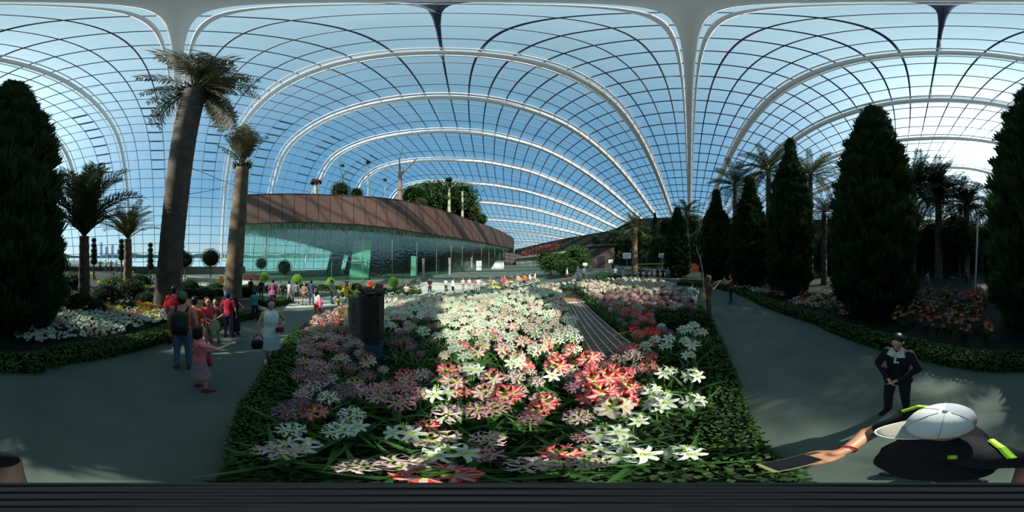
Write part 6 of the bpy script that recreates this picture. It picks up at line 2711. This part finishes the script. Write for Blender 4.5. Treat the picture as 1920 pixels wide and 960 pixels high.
for sd in (-1, 1):
    mb = MB()
    c = headc + Mh @ Vector((sd * .031, .088, .002))
    mb.ell(tuple(c - HO), (.012, .012, .006), 8, 6)
    link('eye', mb.mesh('eye', m_eye), hp)
mb = MB()
q = MB()
q.ell((0, -.02, .0), (.083, .092, .075), 18, 12)
Vq = np.concatenate(q.v) @ np.array(Mh).T + np.array(headc - HO)
mb.add(Vq, q.f)
link('hair', mb.mesh('hair', m_hair, True), hp)
# red string bracelet
for k in range(2):
    br = []
    ax = (wrR - elR).normalized()
    u = ax.orthogonal().normalized()
    v = ax.cross(u)
    c = elR.lerp(wrR, .90 + .05 * k)
    for i in range(15):
        a = 2 * PI * i / 14
        br.append(c + (u * math.cos(a) + v * math.sin(a)) * .031 - c)
    o = empty('bracelet', c)
    tag(o, ['thicker red string bracelet nearer the elbow of the outstretched arm', 'thinner red string bracelet nearest the outstretched hand'][k], 'bracelet')
    mb = MB()
    mb.tube(br, .0038 - .001 * k, 6)
    link('string', mb.mesh('string', mat('red_string', (.35, .015, .015), .7)), o)
# the cap
m_capw = mat('cap_white', (.60, .63, .60), .8, var=.04, scale=30)
m_capg = mat('cap_grey', (.30, .33, .37), .8, var=.05, scale=30)
m_capb = mat('cap_brim_beige', (.34, .31, .25), .75)
cp = empty('baseball_cap', headc + Vector((0, 0, .035)), -FA)
tag(cp, 'white front-panelled baseball cap with grey back and beige brim, seen from above', 'cap')
n = 24
rings = [(.0, .100, .118), (.035, .101, .119), (.07, .094, .110), (.098, .078, .090), (.117, .052, .060), (.126, .022, .025)]
V, Fw, Fg = [], [], []
for z, rx, ry in rings:
    for k in range(n):
        a = 2 * PI * k / n
        V.append((rx * math.cos(a), ry * math.sin(a) - .1 * z, z))
V.append((0, -.0128, .128))
for i in range(len(rings) - 1):
    for k in range(n):
        f = (i * n + k, i * n + (k + 1) % n, (i + 1) * n + (k + 1) % n, (i + 1) * n + k)
        (Fw if -30 <= math.degrees(2 * PI * (k + .5) / n) <= 210 or 330 < math.degrees(2 * PI * (k + .5) / n) else Fg).append(f)
o_ = (len(rings) - 1) * n
for k in range(n):
    (Fw if math.degrees(2 * PI * (k + .5) / n) <= 210 or 330 < math.degrees(2 * PI * (k + .5) / n) else Fg).append((o_ + k, o_ + (k + 1) % n, o_ + n))
for nm, F_, m_ in (('front_panels', Fw, m_capw), ('back_panels', Fg, m_capg)):
    me = bpy.data.meshes.new(nm)
    used = sorted({i for f in F_ for i in f})
    mp = {a: b for b, a in enumerate(used)}
    me.from_pydata([V[i] for i in used], [], [tuple(mp[i] for i in f) for f in F_])
    me.materials.append(m_)
    me.polygons.foreach_set('use_smooth', [True] * len(F_))
    link(nm, me, cp)
mb = MB()
nb = 14
V, F = [], []
for r in range(5):
    for k in range(nb + 1):
        a = PI * (.04 + .92 * k / nb)
        x = math.cos(a) * (.098 - .006 * r)
        y = math.sin(a) * (.112 + .024 * r)
        V.append((x, y, .006 - .010 * (x / .09) ** 2 - .002 * r))
for r in range(4):
    for k in range(nb):
        b = r * (nb + 1) + k
        F.append((b, b + 1, b + nb + 2, b + nb + 1))
V2 = [(x, y, z - .004) for x, y, z in V]
nV = len(V)
F2 = [tuple(i + nV for i in reversed(f)) for f in F]
rim_ = [(4 * (nb + 1) + k, 4 * (nb + 1) + k + 1, nV + 4 * (nb + 1) + k + 1, nV + 4 * (nb + 1) + k) for k in range(nb)]
mb.add(V + V2, F + F2 + rim_)
link('brim', mb.mesh('brim', m_capb, True), cp)
mb = MB()
mb.tube([V[4 * (nb + 1) + k] for k in range(nb + 1)], .003, 5)
link('brim_edge', mb.mesh('brim_edge', m_sign), cp)
mb = MB()
mb.ell((0, -.0128, .130), (.010, .010, .006), 10, 6)
link('button', mb.mesh('button', m_capg), cp)
for a in (90, 30, 150, 210, 330):
    mb = MB()
    a = math.radians(a)
    pts = [(rx * 1.008 * math.cos(a), ry * 1.008 * math.sin(a) - .1 * z, z + .001) for z, rx, ry in rings]
    mb.tube(pts, .0014, 4)
    link('seam', mb.mesh('seam', m_capg), cp)
# the phone
pz = empty('smartphone', phc)
tag(pz, 'black smartphone with gold edge in the outstretched hand', 'phone')
dv = Vector((.52, -.85, 0)).normalized()
rzp = math.atan2(dv.y, dv.x)
mb = MB()
mb.box((0, 0, 0), (.074, .038, .0035), rz=rzp)
link('case', mb.mesh('case', mat('gold_case', (.45, .34, .14), .35, metal=.6)), pz)
mb = MB()
mb.box((0.004, -.004, .0042), (.066, .035, .0016), rz=rzp)
link('screen', mb.mesh('screen', mat('screen_black', (.006, .006, .009), .4, spec=.2)), pz)

# the monopod that carries the camera, with its ribbed round head
mp_ = empty('monopod', (0, 0, 0))
tag(mp_, 'black camera monopod with ribbed round head plate, held upright by the capped person', 'monopod')
mb = MB()
zt = CAMZ - .30
R_ = .30 * math.tan(math.radians(10.6))
prof = [(R_, zt - .03), (R_, zt - .008)]
k = 0
r = R_
while r > .008:
    prof += [(r - .0015, zt + (0 if k % 2 == 0 else -.003)), (r - .0055, zt + (0 if k % 2 == 0 else -.003))]
    r -= .0065
    k += 1
V, F = [], []
n = 64
for (r, z) in prof:
    for i in range(n):
        a = 2 * PI * i / n
        V.append((math.cos(a) * r, math.sin(a) * r, z))
for j in range(len(prof) - 1):
    for i in range(n):
        F.append((j * n + i, j * n + (i + 1) % n, (j + 1) * n + (i + 1) % n, (j + 1) * n + i))
F.append(tuple((len(prof) - 1) * n + i for i in range(n)))
F.append(tuple(reversed(range(n))))
mb.add(V, F)
link('head_plate', mb.mesh('head_plate', mat('black_rubber', (.007, .008, .010), .75, spec=.2)), mp_)
for z0, z1, r in ((0.0, .9, .011), (.85, 1.5, .014), (1.45, zt - .02, .017)):
    mb = MB()
    mb.tube([(0, 0, z0), (0, 0, z1)], r, 14)
    link('tube_section', mb.mesh('tube_section', m_black), mp_)
# pale tall pole left of the huge conifer
pl = empty('lamp_pole', G(1826, 520))
tag(pl, 'pale slim pole standing left of the huge conifer', 'pole')
dp = 10
b0, b1 = PD(1828, 525, dp), PD(1834, 402, dp)
pl.location = (b0.x, b0.y, gz(b0.x, b0.y))
mb = MB()
mb.tube([(0, 0, 0), (b1.x - b0.x, b1.y - b0.y, b1.z - pl.location.z)], .055, 10)
link('pole', mb.mesh('pole', mat('pale_pole', (.55, .58, .55), .4)), pl)

# dark shrubs on the bank
rs = random.Random(55)
pend = []
for i in range(64):
    x = 1118 + (2030 - 1118) * (i + rs.random()) / 64
    d = spline(BX, BD, x) - rs.uniform(2, 9)
    a = azel(x, 0)[0]
    yt = spline(BX, BYT, x)
    zt = CAMZ + (d + 4) * math.tan(azel(x, yt)[1])
    r = rs.uniform(1.6, 2.8)
    z = max(.6, zt * rs.uniform(.25, .95) - .5)
    o = link('bank_shrub', [blob_dk, blob_loose, blob_top][i % 3], loc=(math.sin(a) * d, math.cos(a) * d, z), rot=(0, 0, i), scale=(r, r, r * .85))
    tag(o, None, 'shrub', 'dark shrubs on the far bank')
    pend.append((d, math.sin(a) * d, math.cos(a) * d, o))
name_places({('dark leafy shrub', 'on the far bank by the conifers'): pend})
# pale paving in front of the building
for lab, q in (('pale cream paving before the building entrance', [(722, 562), (860, 551), (912, 531), (790, 529), (735, 547)]),  # the sunlit paleness of the ground here is put into the paving colour
               ('pale paving strip between the wine palms', [(335, 533), (430, 538), (470, 531), (470, 522), (340, 520)]),
               ('pale paving where the crowd stands', [(535, 578), (640, 572), (650, 555), (550, 556)])):
    tag(link('paving', poly_mesh('paving', [G(x, y) for x, y in q], .015, m_pale)), lab, kind='structure')

# steel cables bracing the leaning palm
cb_ = empty('brace_cable', PD(352, 313, 8.0))
tag(cb_, 'thin dark cables bracing the big leaning palm to the shorter one', 'cable')
for (x0, y0, d0, x1, y1, d1) in ((352, 313, 7.7, 441, 348, 11.6), (346, 366, 7.7, 424, 350, 11.6)):
    mb = MB()
    a_, b_ = PD(x0, y0, d0), PD(x1, y1, d1)
    mb.tube([a_ - cb_.location, a_.lerp(b_, .5) - cb_.location - Vector((0, 0, .08)), b_ - cb_.location], .018, 5)
    link('cable', mb.mesh('cable', m_black), cb_)
# glimpses of red between the conifers
for x0, x1, y0, y1, d, lab in ((1532, 1562, 432, 484, 24, 'red orange wall panel glimpsed right of the thin-tipped conifer'), (1294, 1320, 494, 510, 24, 'small dark red panel glimpsed right of the blunt green conifer')):
    c = PD((x0 + x1) / 2, y1, d)
    t = empty('red_screen', (c.x, c.y, gz(c.x, c.y)))
    tag(t, lab, 'panel')
    slabp('screen_panel', [(x0, y1), (x1, y1), (x1, y0), (x0, y0)], d, .1, mat('red_screen', (.30, .045, .02), .7), t)
    for x in (x0 + 1, x1 - 1):
        q_ = PD(x, y1, d) - t.location
        mb = MB()
        mb.tube([(q_.x, q_.y, 0), (q_.x, q_.y, q_.z + .2)], .05, 6)
        link('post', mb.mesh('post', m_black), t)
dw = empty('driftwood', G(1320, 552))
tag(dw, 'slender pale twisted branch standing behind the people taking photos', 'branch')
dd_ = math.hypot(dw.location.x, dw.location.y)
mb = MB()
mb.tube([(0, 0, 0)] + [tuple(PD(x, y, dd_) - dw.location) for x, y in ((1319, 520), (1316, 500), (1313, 484), (1308, 472), (1305, 459))], [.06, .05, .045, .04, .03, .012], 7)
mb.tube([tuple(PD(1313, 484, dd_) - dw.location), tuple(PD(1317, 474, dd_) - dw.location)], [.03, .012], 6)
link('branch', mb.mesh('branch', m_bark_pale), dw)
